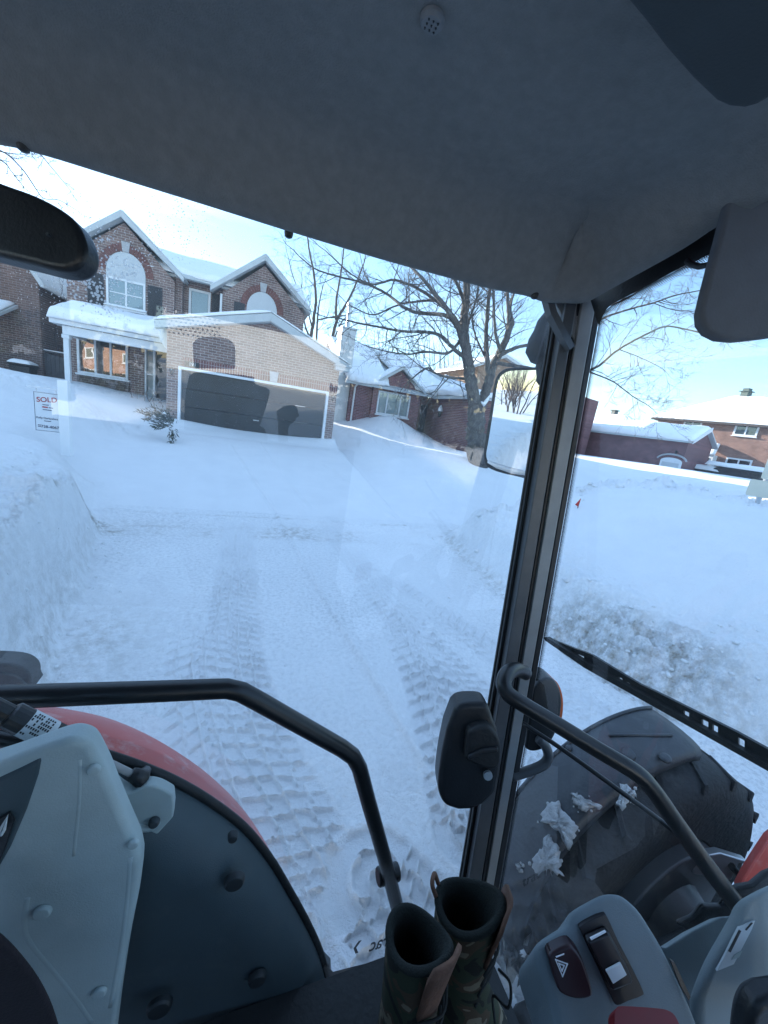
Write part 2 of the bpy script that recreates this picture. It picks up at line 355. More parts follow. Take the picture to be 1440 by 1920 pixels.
def make_ground():
    fine = np.arange(-42, 84, .145); coarse = np.arange(84, 318, 1.8)
    az = np.radians(np.concatenate([fine, coarse])); n = len(az)
    r = [.35]
    while r[-1] < 170: r.append(r[-1]*(1.05 if r[-1] < .9 else 1.0042 if r[-1] < 8 else 1.0095) + .0006)
    r = np.array(r); m = len(r)
    A, R = np.meshgrid(az, r); x = (R*np.sin(A)).ravel(); y = (R*np.cos(A)).ravel()
    # ragged outline of the cleared ground
    jx = x + .22*fbm(x, y, 1.1, 4, 3) ; jy = y + .22*fbm(x, y, 1.1, 4, 8)
    sd = sdf_poly(jx, jy, CLEARED)
    road = np.clip((y-6.4)*.105, 0, .93)*(np.abs(x) < 16)
    road = np.where(x > 3.2, np.minimum(road, np.clip((y-6.4)*.06, 0, .5)), road)
    hs = np.maximum(snowfield(x, y), road + .03)
    near = np.hypot(x, y)
    width = np.where((y > 8) & (np.abs(x) < 5), 1.5, np.where(x < -.5, np.interp(y, [5.2, 6.4, 8.5], [.24, .45, 1.1]), np.where(y > 7.4, 2.0, .55)))
    mk = sstep(0, 1, sd/width)
    z = road*(1-mk) + hs*mk
    # soft drifting on the untouched snow, lumps on ploughed banks
    z += mk * (.10*fbm(x, y, .45, 3, 21) + .035*fbm(x, y, 1.7, 4, 23))
    plough = np.exp(-((sd-.45)/.55)**2) * (y < 8.2) * (near < 25)
    lum = fbm(x, y, 3.4, 5, 31, .6)
    z += plough * (np.clip(lum*.34, -.05, .14) * np.where(x < 0, .55, .9))
    def dseg(ax, ay, bx, by):
        t = np.clip(((x-ax)*(bx-ax)+(y-ay)*(by-ay))/((bx-ax)**2+(by-ay)**2), 0, 1); return np.hypot(x-ax-t*(bx-ax), y-ay-t*(by-ay))
    dc = np.minimum(dseg(4.5, 6.0, 6.6, 5.7), dseg(6.6, 5.7, 8.6, 3.4))
    z += .16*np.exp(-(dc/.55)**2)*(.5+1.2*vnoise(x*.7, y*.7, 131)) - .10*np.exp(-((dc-1.5)/.5)**2)*(np.hypot(x, y) > 8.6)
    crest = 1.25*np.exp(-(dc/.6)**2) + np.exp(-((x-12.2)/1.6)**2 - ((y-6.0)/.9)**2)*1.4 + np.exp(-((x+2.3)/.6)**2-((y-4.0)/.5)**2)*1.4 + .8*np.exp(-((x+5.5)/3)**2-((y-13.3)/.8)**2)
    z += crest * np.clip(fbm(x, y, 4.5, 5, 41, .62)*.42, -.05, .16)
    lb = (x < -.8)*(y > 1.6)*(y < 6.6)
    z += lb*np.exp(-((sd-.28)/.16)**2)*np.clip(fbm(x, y, 6.5, 5, 141, .65)*.30, -.06, .10) - lb*np.exp(-((sd-.62-.12*fbm(x, y, .8, 3, 143))/.05)**2)*.06*np.clip(.3+2*fbm(x, y, .9, 3, 145), 0, 1)
    # dirty broken face of the bank on the corner
    ta = (x-3.62)*.34 - (y-2.4)*.94; tc_ = (x-3.62)*.94 + (y-2.4)*.34
    pt = sstep(.22, .85, np.exp(-(ta/1.05)**2 - ((tc_-.02)/.40)**2 + .9*fbm(x, y, 2.2, 3, 53))) * sstep(-.1, .15, sd)
    z += pt * (np.abs(fbm(x, y, 4.6, 5, 51, .62))*.50 - .13)
    # driven snow
    floor = 1 - sstep(-.25, .05, sd)
    rough = floor * (y < 7.6)
    RG = rough * (.022*fbm(x, y, 6., 6, 61, .66) + .034*np.clip(fbm(x, y, 15., 5, 63, .66), 0, 1)*np.clip(.5+1.8*fbm(x, y, 1.2, 3, 69), 0, 1.3)); z += floor*(y >= 7.6)*(.03*fbm(x, y, .9, 3, 65)+.006*fbm(x, y, 8, 3, 66))
    tr = np.zeros_like(x); TZ = np.zeros_like(x); PK = np.zeros_like(x)
    F1 = ([0, .6, 2.4, 3.6, 5.0, 6.2, 6.8], [1, 1, .95, .75, .62, .6, 0])
    for path, wd, pit, sd_, fd in [
        ([(.72,.5),(.50,1.05),(.33,1.4),(.14,2.05),(-.02,2.6),(-.04,4.5),(-.06,7.3)], .50, .112, 1, F1),
        ([(.34,.9),(.1,1.45),(-.12,2.1),(-.30,2.9),(-.32,3.9)], .5, .135, 2, ([0, 1.2, 2.2, 3.0], [.9, .9, .6, 0])),
        ([(2.15,1.2),(1.95,1.9),(1.80,2.4),(1.72,3.4),(1.62,5.2),(1.58,7.2)], .50, .112, 3, ([0, .6, 2.4, 3.6, 5.0, 6.0, 6.4], [.8, .8, .7, .55, .45, .4, 0])),
        ([(1.25,1.1),(1.5,1.9),(1.64,2.8),(1.72,3.8)], .5, .14, 4, ([0, 2.0, 2.7], [1, .8, 0])),
        ([(1.75,5.0),(1.95,4.3),(2.30,3.2),(2.62,2.4),(3.0,1.6)], .46, .12, 5, ([0, .8, 2, 4], [0, .45, .5, .45])),
        ([(.62,1.35),(.8,.9),(1.1,.5)], .5, .13, 6, None)]:
        tz, tm, tp = track(x, y, path, wd, pit, sd_, fd); TZ = TZ*(1-tm) + tz; PK = PK*(1-tm) + tp; tr = np.maximum(tr, tm)
    z += TZ*floor + RG*(1-.85*tr)
    # blade ridges left by the plough
    for pth, a, wd in [([(-.52,12.6),(.02,10),(.60,7.1),(.9,4.2),(1.15,2.15),(1.22,1.3)], .035, .03), ([(.35,13.5),(.75,10.5),(1.25,7.6)], .02, .04), ([(3.0,7.3),(2.6,9.5),(2.2,11.5)], .025, .06), ([(-2.2,6.85),(3.6,6.75)], .03, .05)]:
        q = np.array(pth); xi = np.interp(y, *(q[np.argsort(q[:,1])].T[::-1])) if abs(q[0,1]-q[-1,1]) > 1 else None
        if xi is not None:
            d = x-xi; ok = (y > q[:,1].min()) & (y < q[:,1].max())
        else:
            d = y-q[0,1]-.03*np.sin(x*2); ok = (x > -2.2) & (x < 3.7)
        z += ok * a * np.exp(-(d/wd)**2) * (.5+1.0*vnoise(x*3, y*3, 77))
    # snow drifts against the garage
    gx = (x > -2.9) & (x < 3.4) & (y > 14.0) & (y < 15.6)
    z += np.where(gx, .10*np.exp(-((y-15)/.35)**2)*(.35+1.3*np.clip(np.abs(x-.4)/2.6, 0, 1)**2), 0)
    z -= np.where((np.abs(x) < 3.2) & (y > 12.6) & (y < 14.6), .05*np.exp(-((y-13.9)/.25)**2), 0)
    # foot of the maple
    z += .12*np.exp(-((x-7.4)**2+(y-11.9)**2)/.8)
    # dirt
    dirt = np.zeros_like(x)
    dirt += (.55*np.exp(-((sd-.06)/.09)**2) + .95*np.exp(-((sd-.26-.05*fbm(x,y,1.3,3,97))/.035)**2))*(x < -.5)*(y < 6.5)*(y > 1.5)*np.clip(.65+1.4*fbm(x,y,.9,3,98),0,1)
    dirt += pt*1.0 + .8*lb*np.exp(-((sd-.62-.12*fbm(x, y, .8, 3, 143))/.04)**2)*np.clip(.3+2*fbm(x, y, .9, 3, 145), 0, 1)
    dirt += .55*np.exp(-((sd-.05)/.12)**2)*(x > 3)*(y < 8)
    dirt += .5*np.exp(-((x+1.05)/.35)**2-((y-3.3)/.6)**2)
    for yy, s_ in ((6.05, .10), (6.95, .05), (6.35, .25)):
        dirt += 1.05*np.exp(-((y-yy-.02*np.sin(x*2))/s_)**2)*(x > -2.1)*(x < 3.6)*np.clip(.4+2*fbm(x, y, 1.3, 3, 91), 0, 1)
    grit = floor*(1-.9*tr)*(y < 7.2)*np.clip(.55+1.6*fbm(x, y, .8, 3, 95), 0, 1) + pt + .35*np.clip(plough, 0, 1)
    v = np.stack([x, y, z], 1)
    me = bpy.data.meshes.new('snow_ground')
    i, j = np.meshgrid(np.arange(m-1), np.arange(n), indexing='ij'); j2 = (j+1) % n
    f = np.stack([i*n+j, (i+1)*n+j, (i+1)*n+j2, i*n+j2], -1).reshape(-1, 4)[:, ::-1]
    cap = np.arange(n)
    nf = len(f); me.vertices.add(len(v)); me.vertices.foreach_set('co', v.astype(np.float32).ravel())
    me.loops.add(nf*4); me.loops.foreach_set('vertex_index', f.astype(np.int32).ravel())
    me.polygons.add(nf); me.polygons.foreach_set('loop_start', np.arange(0, nf*4, 4, dtype=np.int32)); me.polygons.foreach_set('loop_total', np.full(nf, 4, np.int32))
    me.polygons.foreach_set('use_smooth', np.ones(nf, bool)); me.update(calc_edges=True); me.validate()
    for nm, a in (('dirt', dirt), ('grit', grit), ('packed', PK)):
        at = me.attributes.new(nm, 'FLOAT', 'POINT'); at.data.foreach_set('value', np.clip(a, 0, 1).astype(np.float32))
    me.materials.append(M['ground_snow'])
    o = bpy.data.objects.new('snow_ground', me); COL.objects.link(o); o['kind'] = 'structure'
    return o
GROUND = make_ground()
def ground_z(x, y):
    X = np.array([x], float); Y = np.array([y], float)
    return float(snowfield(X, Y)[0])

# broken clods of ploughed snow along the banks: nobody could count them
def make_clods():
    rg = random.Random(77); bpy.context.view_layer.update()
    t = (1+5**.5)/2; iv = [Vector(p).normalized() for p in ((-1,t,0),(1,t,0),(-1,-t,0),(1,-t,0),(0,-1,t),(0,1,t),(0,-1,-t),(0,1,-t),(t,0,-1),(t,0,1),(-t,0,-1),(-t,0,1))]
    ifc = [(0,11,5),(0,5,1),(0,1,7),(0,7,10),(0,10,11),(1,5,9),(5,11,4),(11,10,2),(10,7,6),(7,1,8),(3,9,4),(3,4,2),(3,2,6),(3,6,8),(3,8,9),(4,9,5),(2,4,11),(6,2,10),(8,6,7),(9,8,1)]
    mb = MB(); spots = []
    for _ in range(130):
        y = rg.uniform(2.0, 6.6); xe = np.interp(y, [1.8, 3, 6, 7], [-1.02, -1.22, -1.8, -2.2]); spots.append((xe + rg.gauss(.02, .16) if rg.random() < .6 else xe - rg.uniform(.2, 1.0), y, rg.uniform(.006, .026)))
    for _ in range(130):
        a = rg.gauss(0, .9); b = rg.gauss(-.05, .38); spots.append((3.62+a*.34+b*.94, 2.4-a*.94+b*.34, rg.uniform(.008, .034)))
    for _ in range(120):
        u = rg.random(); q = (4.5+2.1*u, 6.0-.3*u) if rg.random() < .5 else (6.6+2*u, 5.7-2.3*u); spots.append((q[0]+rg.gauss(0, .35), q[1]+rg.gauss(0, .35), rg.uniform(.02, .09)))
    for _ in range(60): spots.append((3.55+rg.gauss(0, .18), rg.uniform(3, 6.6), rg.uniform(.01, .05)))
    for _ in range(120): spots.append((rg.uniform(-1.6, 3.2), rg.uniform(1.4, 6.8), rg.uniform(.004, .013)))
    for x, y, r in spots:
        ok, loc, nrm, _ = GROUND.ray_cast(Vector((x, y, 6)), Vector((0, 0, -1)))
        if not ok: continue
        sx, sy, sz = rg.uniform(.7, 1.5), rg.uniform(.7, 1.3), rg.uniform(.5, .95); an = rg.uniform(0, 6.3); ca, sa = math.cos(an), math.sin(an)
        vs = []
        for v in iv:
            k = r*rg.uniform(.7, 1.2); X, Y = v.x*sx*k, v.y*sy*k; vs.append(loc + Vector((X*ca-Y*sa, X*sa+Y*ca, v.z*sz*k + r*-.05)))
        mb.add(vs, ifc)
    o = mb.build('snow_clods', M['ground_snow'], None, smooth=True); o['kind'] = 'stuff'; o['label'] = 'broken snow clods strewn along the ploughed banks'
make_clods()
# ------------------------------------------------------------------ houses
def nz(a, b=0., s=1.): return float(fbm(np.array([a*s]), np.array([b*s]), 1.0, 4, 11)[0])
def snow_slab(name, p00, p10, p11, p01, th, parent, seed=0, over=.12, rag=.15, nu=44, nw=14, mat=None, lump=.25):
    """drifted snow lying on a sloped quad; p00-p10 is the eave, p01-p11 the ridge"""
    p00, p10, p11, p01 = map(Vector, (p00, p10, p11, p01))
    nrm = (p10-p00).cross(p01-p00).normalized()
    if nrm.z < 0: nrm = -nrm
    dn = (p00-p01).normalized(); lu = (p10-p00).length; lv = (p01-p00).length
    top, bot = [], []
    for j in range(nw+1):
        v = j/nw; rt, rb = [], []
        for i in range(nu+1):
            u = i/nu
            a = p00.lerp(p10, u); b = p01.lerp(p11, u); p = a.lerp(b, v)
            e = min(u, 1-u)*lu; ev = v*lv
            fall = min(1, (min(e, .3)/.3)**.45 + .25); fall *= min(1, (min(ev, .22)/.22)**.5 + .25)
            fall *= min(1, (min((1-v)*lv, .5)/.5)**.5*.5+.5)
            n_ = nz(u*lu*.8+seed*3.1, v*lv*.8+seed); n2 = nz(u*lu*2.6+seed, v*lv*2.6, 1)
            h = th*fall*(1 + lump*2.2*n_ + lump*.6*n2)
            shift = dn*((over + rag*2.4*nz(u*lu*1.1+seed*5, 3.3+seed))*max(0, 1-v*4))
            rt.append(p + shift + nrm*(.012+max(.02, h))); rb.append(p + shift*.82 + nrm*.012)
        top.append(rt); bot.append(rb)
    mb = MB()
    m = nu+1
    mb.loft(top); mb.loft(bot)
    def side(A, B): mb.loft([A, B])
    side(top[0], bot[0]); side(top[-1], bot[-1]); side([r[0] for r in top], [r[0] for r in bot]); side([r[-1] for r in top], [r[-1] for r in bot])
    import bmesh
    o = mb.build(name, mat or M['snow'], parent, smooth=True)
    b = bmesh.new(); b.from_mesh(o.data); bmesh.ops.remove_doubles(b, verts=b.verts, dist=.0005); bmesh.ops.recalc_face_normals(b, faces=b.faces); b.to_mesh(o.data); b.free()
    return o
def text_mesh(name, txt, org, right, up, size, mat, parent, depth=.004, align='CENTER', bold=0., tall=1.):
    cu = bpy.data.curves.new(name, 'FONT'); cu.body = txt; cu.size = 1; cu.align_x = align; cu.align_y = 'CENTER'; cu.offset = bold
    t = bpy.data.objects.new(name, cu); COL.objects.link(t)
    dg = bpy.context.evaluated_depsgraph_get(); dg.update()
    me0 = bpy.data.meshes.new_from_object(t.evaluated_get(dg)); bpy.data.objects.remove(t); 
    R = Vector(right).normalized()*size; U = Vector(up).normalized()*size*tall; n = R.cross(U).normalized()*depth
    mb = MB(); vs = [Vector(org)+R*v.co.x+U*v.co.y for v in me0.vertices]; fs = [tuple(p.vertices) for p in me0.polygons]
    k = len(vs); mb.add(vs + [v+n for v in vs], fs + [tuple(i+k for i in f[::-1]) for f in fs])
    bpy.data.meshes.remove(me0)
    return mb.build(name, mat, parent)
class Wall:
    """a vertical wall plane: local coordinates (u along it, z up, d out of the wall)"""
    def __init__(s, o, u): s.o = Vector(o); s.u = Vector(u).normalized(); s.n = s.u.cross(Vector((0,0,1))).normalized()
    def p(s, u, z, d=0.): q = s.o + s.u*u + s.n*d; return Vector((q.x, q.y, z))
    def px(s, x, y): q = pP(x, y, s.o, s.n); return ((q-s.o).dot(s.u), q.z)
    def box(s, mb, u0, u1, z0, z1, d0, d1):
        a = s.p(u0, z0, d0); return mb.obox(a, s.p(u1, z0, d0)-a, s.p(u0, z0, d1)-a, Vector((0,0,z1-z0)))
def window(W, root, u0, u1, z0, z1, cols=2, fw=.07, pane='pane', sash=False, sill=True, proud=.05, frame='white', widths=None, snow=False):
    mb = MB()
    W.box(mb, u0, u1, z1-fw, z1, -.05, proud); W.box(mb, u0, u1, z0, z0+fw, -.05, proud)
    W.box(mb, u0, u0+fw, z0+fw, z1-fw, -.05, proud); W.box(mb, u1-fw, u1, z0+fw, z1-fw, -.05, proud)
    widths = widths or [1]*cols; t = sum(widths); a = u0+fw; L_ = (u1-u0-2*fw); edges = [a]
    for w_ in widths: a += L_*w_/t; edges.append(a)
    for e in edges[1:-1]: W.box(mb, e-fw*.42, e+fw*.42, z0+fw, z1-fw, -.045, proud*.85)
    if sash:
        zm = (z0+z1)/2
        for i in range(len(edges)-1): W.box(mb, edges[i]+fw*.42, edges[i+1]-fw*.42, zm-fw*.25, zm+fw*.25, -.03, proud*.7)
    f = mb.build('window', M[frame], root, bevel=.006)
    for i in range(len(edges)-1):
        g = MB(); W.box(g, edges[i]+.012, edges[i+1]-.012, z0+fw*.6, z1-fw*.6, .004, .016+.0015*i); g.build('pane', M[pane], f)
    if sill:
        g = MB(); W.box(g, u0-.06, u1+.06, z0-.07, z0-.003, -.04, .13); g.build('sill', M['white'], f, bevel=.01)
        if snow:
            a, b = W.p(u0-.06, z0+.0, .14), W.p(u1+.06, z0+.0, .14)
            snow_slab('sill_snow', a, b, W.p(u1+.06, z0+.05, .02), W.p(u0-.06, z0+.05, .02), .08, f, 3, .02, .03, 24, 5)
    return f

soldier = brick('soldier_course', (1, 0, 0), (.24, .10, .09), (.17, .075, .07), (.42, .37, .36))
for n in soldier.node_tree.nodes:
    if n.type == 'TEX_BRICK': n.inputs['Brick Width'].default_value = .083; n.inputs['Row Height'].default_value = .30; n.offset = 0
side_brick = brick('side_wall_brick', (0, 1, 0), (.21, .085, .085), (.13, .05, .055), (.34, .27, .28))

# --- the sold brick house with the garage
hs = thing('brick_house', (0, 18, .6), 'two storey brown brick house with two gables, snowy porch roof and wide dark garage door', 'house')
F = Wall((0, 15, 0), (1, 0, 0)); G = Wall((0, 18, 0), (1, 0, 0)); Pw = Wall((0, 17.6, 0), (1, 0, 0)); MW = Wall((0, 18.7, 0), (1, 0, 0))
mb = MB()
mb.prism([(-2.67,15,.3),(-2.325,15,.3),(-2.325,15,2.80),(2.745,15,2.80),(2.745,15,.3),(3.05,15,.3),(3.05,15,3.78),(.47,15,4.86),(-2.67,15,3.98)], (0,.24,0))
mb.box((-2.67,15.24,.3),(-2.43,18.0,3.9)); mb.box((2.81,15.24,.3),(3.05,22,3.75))
mb.build('garage_wall', M['brick'], hs)
mb = MB(); W2 = [(-6.36,18,.6),(-2.98,18,.6),(-2.98,18,5.95),(-4.6,18,7.45),(-6.36,18,5.95)]
mb.prism(W2, (0,.25,0)); mb.prism([(-1.3,18,3.2),(1.9,18,3.2),(1.9,18,5.85),(.2,18,7.30),(-1.3,18,5.95)], (0,.25,0))
mb.box((-2.98,18.7,3.2),(-1.3,18.95,6.3)); mb.box((-6.36,18.25,.6),(-6.11,25,6.0)); mb.box((1.65,18.25,.6),(1.9,25,6.0)); mb.box((-6.36,25,.6),(1.9,25.25,6.0))
mb.box((-2.98,18.25,3.2),(-2.75,18.7,6.2)); mb.box((-1.3,18.25,3.2),(-1.08,18.7,6.2))
mb.box((-6.33,17.6,.6),(-3.88,17.98,4.05)); mb.box((-3.88,17.6,3.42),(-2.69,17.98,4.05))
mb.build('wall', M['brick'], hs)
# garage door in its white surround
mb = MB(); F.box(mb, -2.325, -2.235, .3, 2.80, -.14, .045); F.box(mb, 2.655, 2.745, .3, 2.80, -.14, .045); F.box(mb, -2.325, 2.745, 2.80-.085, 2.80, -.139, .048)
mb.build('garage_door_frame', M['white'], hs, bevel=.008)
gd = MB()
for i in range(4):
    z0 = .32+i*.6; F.box(gd, -2.233, 2.653, z0, z0+.592, -.16, -.10)
gdo = gd.build('garage_door', M['garage_door'], hs, bevel=.006)
h = MB(); F.box(h, .12, .32, 1.36, 1.39, -.10, -.06); h.build('handle', M['metal'], gdo, bevel=.005)
mb = MB(); F.box(mb, -2.2, .575, 2.815, 3.10, -.05, .012); F.box(mb, .865, 3.05, 2.815, 3.10, -.05, .012); mb.build('soldier_course', soldier, hs)
mb = MB(); mb.prism([(.60,14.93,2.81),(.84,14.93,2.81),(.88,14.93,3.16),(.56,14.93,3.16)], (0,.2,0)); mb.build('keystone', M['stone'], hs, bevel=.01)
pl = MB(); F.box(pl, -2.14, -1.70, 2.83, 3.0, .02, .045); plate = pl.build('house_number', pmat('number_plate', (.025,.03,.035), .5), hs, bevel=.006)
text_mesh('digits', '191', (-1.90, 14.953, 2.915), (1,0,0), (0,0,1), .155, M['white'], plate)
for X, Z in ((-2.50, 2.62), (2.90, 2.62)):
    mb = MB(); c = Vector((X, 14.9, Z)); mb.tube([c+Vector((0,.1,.06)), c+Vector((0,-.02,.10)), c+Vector((0,-.02,.06))], .015, 6)
    mb.tube([c+Vector((0,-.02,z)) for z in (.07,.05,-.10,-.14)], [.02,.075,.055,.02], 6)
    l = mb.build('wall_lamp', M['black'], hs); g = MB(); g.tube([c+Vector((0,-.02,.045)), c+Vector((0,-.02,-.095))], [.068,.05], 10); g.build('lamp_glass', M['curtain_pane'], l)
# garage roof
def slope_board(name, a, b, w_, y0, y1, mat, root, drop=True):
    a, b = Vector(a), Vector(b); d = (b-a).normalized(); n = Vector((d.z, 0, -d.x)); n = -n if n.z > 0 else n
    mb = MB(); mb.prism([(a.x,y0,a.z),(b.x,y0,b.z),(b.x+n.x*w_,y0,b.z+n.z*w_),(a.x+n.x*w_,y0,a.z+n.z*w_)], (0,y1-y0,0)); return mb
ap = Vector((.47,0,5.0)); er = Vector((3.32,0,3.86)); el = Vector((-2.98,0,4.03))
gr = MB()
for a, b in ((ap, er), (ap, el)):
    gr.prism([(a.x,14.72,a.z),(b.x,14.72,b.z),(b.x,14.72,b.z-.06),(a.x,14.72,a.z-.06)], (0,(7.2 if b is er else 3.4),0))
groof = gr.build('garage_roof', M['fascia'], hs)
mb = MB()
for a, b in ((ap, er), (ap, el)):
    d = (b-a).normalized(); nn = Vector((d.z,0,-d.x)); nn = nn if nn.z < 0 else -nn
    o1 = nn*.062; o2 = nn*.24
    mb.prism([(a.x,14.68,a.z-.02),(b.x,14.68,b.z-.02),(b.x+o2.x*.3,14.68,b.z-.23),(a.x,14.68,a.z-.27)], (0,.04,0))
    mb.prism([(a.x,14.721,a.z-.262),(b.x,14.721,b.z-.20),(b.x,14.721,b.z-.23),(a.x,14.721,a.z-.29)], (0,.30,0))
mb.box((2.83,14.66,3.60),(3.36,15.04,3.74)); mb.box((2.80,14.62,3.74),(3.42,15.06,3.80))
mb.build('fascia', M['fascia'], hs, bevel=.01)
snow_slab('garage_roof_snow', (3.34,14.70,3.87), (3.34,21.8,3.87), (.47,21.8,5.01), (.47,14.70,5.01), .07, hs, 2, .02, .02, 40, 16)
snow_slab('garage_roof_snow', (-2.98,18.0,4.04), (-2.98,14.70,4.04), (.47,14.70,5.01), (.47,18.0,5.01), .13, hs, 3, .02, .04, 30, 20)
# main roof and gable roofs
mr = MB()
mr.prism([(-6.5,18.2,6.25),(2.05,18.2,6.25),(2.05,22,7.83),(-6.5,22,7.83)], (0,.02,-.1)); mr.prism([(-6.5,25.5,6.25),(2.05,25.5,6.25),(2.05,22,7.83),(-6.5,22,7.83)], (0,-.02,-.1))
for cx, zt, hw, zl in ((-4.6, 7.72, 1.98, 6.12), (.2, 7.62, 1.92, 6.05)):
    for sgn in (-1, 1):
        mr.prism([(cx,17.66,zt),(cx+sgn*hw,17.66,zl),(cx+sgn*hw,17.66,zl-.08),(cx,17.66,zt-.08)], (0,5.2,0))
mr.build('roof', M['fascia'], hs)
mb = MB()
for cx, zt, hw, zl in ((-4.6, 7.72, 1.98, 6.12), (.2, 7.62, 1.92, 6.05)):
    for sgn in (-1, 1):
        mb.prism([(cx,17.62,zt-.01),(cx+sgn*hw,17.62,zl-.01),(cx+sgn*hw,17.62,zl-.19),(cx,17.62,zt-.23)], (0,.038,0))
        mb.prism([(cx,17.661,zt-.19),(cx+sgn*hw,17.661,zl-.16),(cx+sgn*hw,17.661,zl-.19),(cx,17.661,zt-.22)], (0,.34,0))
mb.box((-2.98,18.05,6.16),(-1.3,18.2,6.30))
mb.build('gable_fascia', M['fascia'], hs, bevel=.008)
snow_slab('main_roof_snow', (-6.5,18.15,6.27), (2.05,18.15,6.27), (2.05,22,7.85), (-6.5,22,7.85), .20, hs, 4, .10, .10, 60, 16)
for cx, zt, hw, zl, s_ in ((-4.6, 7.72, 1.98, 6.12, 6), (.2, 7.62, 1.92, 6.05, 8)):
    snow_slab('gable_roof_snow', (cx+hw,17.7,zl), (cx+hw,22,zl), (cx,22,zt), (cx,17.7,zt), .05, hs, s_, .0, .02, 24, 10)
    snow_slab('gable_roof_snow', (cx-hw,22,zl), (cx-hw,17.7,zl), (cx,17.7,zt), (cx,22,zt), .05, hs, s_+1, .0, .02, 24, 10)
for x_, y_, a_, b_ in ((-1.34,17.96,5.9,3.9), (-6.30,17.5,3.4,1.2)): mb = MB(); mb.tube([(x_,y_,a_),(x_,y_,b_)], .043, 8); mb.build('downspout', M['white'], hs)
# arched windows
def arch(u0, u1, zb, zt, W, root, rise, d=.02):
    c = (u0+u1)/2; r = (u1-u0)/2; pts = [(u0, zb), (u1, zb)]
    zs = zt-rise
    for i in range(25):
        a = math.pi*i/24; pts.append((c+r*math.cos(a), zs+rise*math.sin(a)))
    mb = MB(); mb.prism([W.p(u, z, d) for u, z in pts], W.n*-.08); pn = mb.build('arch_panel', M['greywhite'], root, bevel=.008)
    mb = MB(); inn = []; outr = []
    for i in range(25):
        a = math.pi*i/24; inn.append(W.p(c+(r+.01)*math.cos(a), zs+(rise+.01)*math.sin(a), .022)); outr.append(W.p(c+(r+.26)*math.cos(a), zs+(rise+.26)*math.sin(a), .022))
    for i in range(24):
        f = .08
        q = [inn[i].lerp(inn[i+1], f), inn[i].lerp(inn[i+1], 1-f), outr[i].lerp(outr[i+1], 1-f), outr[i].lerp(outr[i+1], f)]
        mb.prism(q, W.n*-.06)
    mb.build('brick_arch', pmat('arch_brick', (.17,.075,.065), .85, .3, 5), root)
    mb = MB(); mb.prism([W.p(c-.10, zt+.0, .05), W.p(c+.10, zt+.0, .05), W.p(c+.14, zt+.33, .05), W.p(c-.14, zt+.33, .05)], W.n*-.09); mb.build('keystone', M['stone'], root, bevel=.01)
arch(-5.17, -3.93, 5.62, 6.52, G, hs, .70); window(G, hs, -5.17, -3.93, 4.62, 5.62, 2, .075, 'curtain_pane', True, True, snow=True)
arch(-.39, .79, 5.47, 6.33, G, hs, .70); window(G, hs, -.39, .79, 4.5, 5.47, 2, .075, 'curtain_pane', True, True)
window(MW, hs, -2.58, -1.78, 4.95, 6.0, 1, .09, 'curtain_pane', False, True)
for W_, a, b, z0, z1 in ((G, -5.74, -5.24, 4.55, 5.62), (G, -3.86, -3.38, 4.55, 5.62), (G, -.86, -.46, 4.5, 5.75), (MW, -1.74, -1.46, 4.95, 6.0)):
    mb = MB(); W_.box(mb, a, b, z0, z1, -.02, .03)
    for k in range(18):
        zz = z0+.05+k*(z1-z0-.1)/18; W_.box(mb, a+.05, b-.05, zz, zz+.03, .03, .042)
    mb.build('shutter', M['shutter'], hs)
# porch
mb = MB(); mb.prism([(-6.1,15.98,3.63),(-2.72,15.98,3.63),(-2.72,17.98,4.36),(-6.1,17.98,4.36)], (0,0,-.07)); mb.build('porch_roof', M['fascia'], hs)
mb = MB(); mb.box((-6.12,15.9,3.50),(-2.7,15.975,3.64)); mb.box((-6.12,15.98,3.50),(-6.05,17.6,3.64)); mb.box((-5.82,16.0,3.22),(-2.70,16.14,3.49)); mb.box((-5.82,16.15,3.22),(-5.68,17.58,3.49)); mb.build('porch_beam', M['white'], hs, bevel=.01)
mb = MB(); mb.box((-5.81,16.0,.9),(-5.66,16.15,3.215)); mb.box((-5.84,15.97,3.10),(-5.63,16.18,3.215)); mb.build('porch_post', M['white'], hs, bevel=.01)
snow_slab('porch_roof_snow', (-6.14,15.86,3.64), (-2.80,15.86,3.64), (-2.95,17.96,4.37), (-6.12,17.96,4.37), .30, hs, 12, .06, .07, 54, 18)
mb = MB()
rows = []
for i in range(9):
    t = i/8; zz = 3.95-t*.62; r = .24*math.sin(math.pi*min(1, .25+t*.75))+.03
    rows.append([Vector((-2.92+.1*t+r*.8*math.cos(a), 15.88+r*.45*math.sin(a)+.03*nz(i, a), zz)) for a in [2*math.pi*k/12 for k in range(12)]])
mb.loft(rows, True); mb.build('hanging_snow', M['snow'], hs, smooth=True, sub=1)
window(Pw, hs, -5.97, -4.40, 2.10, 3.38, 3, .075, 'pane_warm', False, True, proud=.09)
mb = MB(); Pw.box(mb, -6.0, -4.37, .9, 2.02, 0, .06); mb.build('stone_plinth', brick('plinth_brick', (1,0,0), (.12,.085,.07), (.08,.06,.055), (.2,.17,.15)), hs)
mb = MB(); Pw.box(mb, -3.86, -3.80, 1.2, 3.41, -.2, .06); Pw.box(mb, -3.58, -3.50, 1.2, 3.41, -.2, .06); Pw.box(mb, -3.80, -3.58, 3.33, 3.41, -.2, .055); Pw.box(mb, -3.80, -3.58, 2.4, 2.45, -.2, .04)
sf = mb.build('sidelight', M['white'], hs, bevel=.006); mb = MB(); Pw.box(mb, -3.80, -3.58, 1.2, 3.33, -.15, -.05); mb.build('pane', M['curtain_pane'], sf)
mb = MB(); Pw.box(mb, -3.50, -2.69, 1.0, 3.41, -.25, -.12)
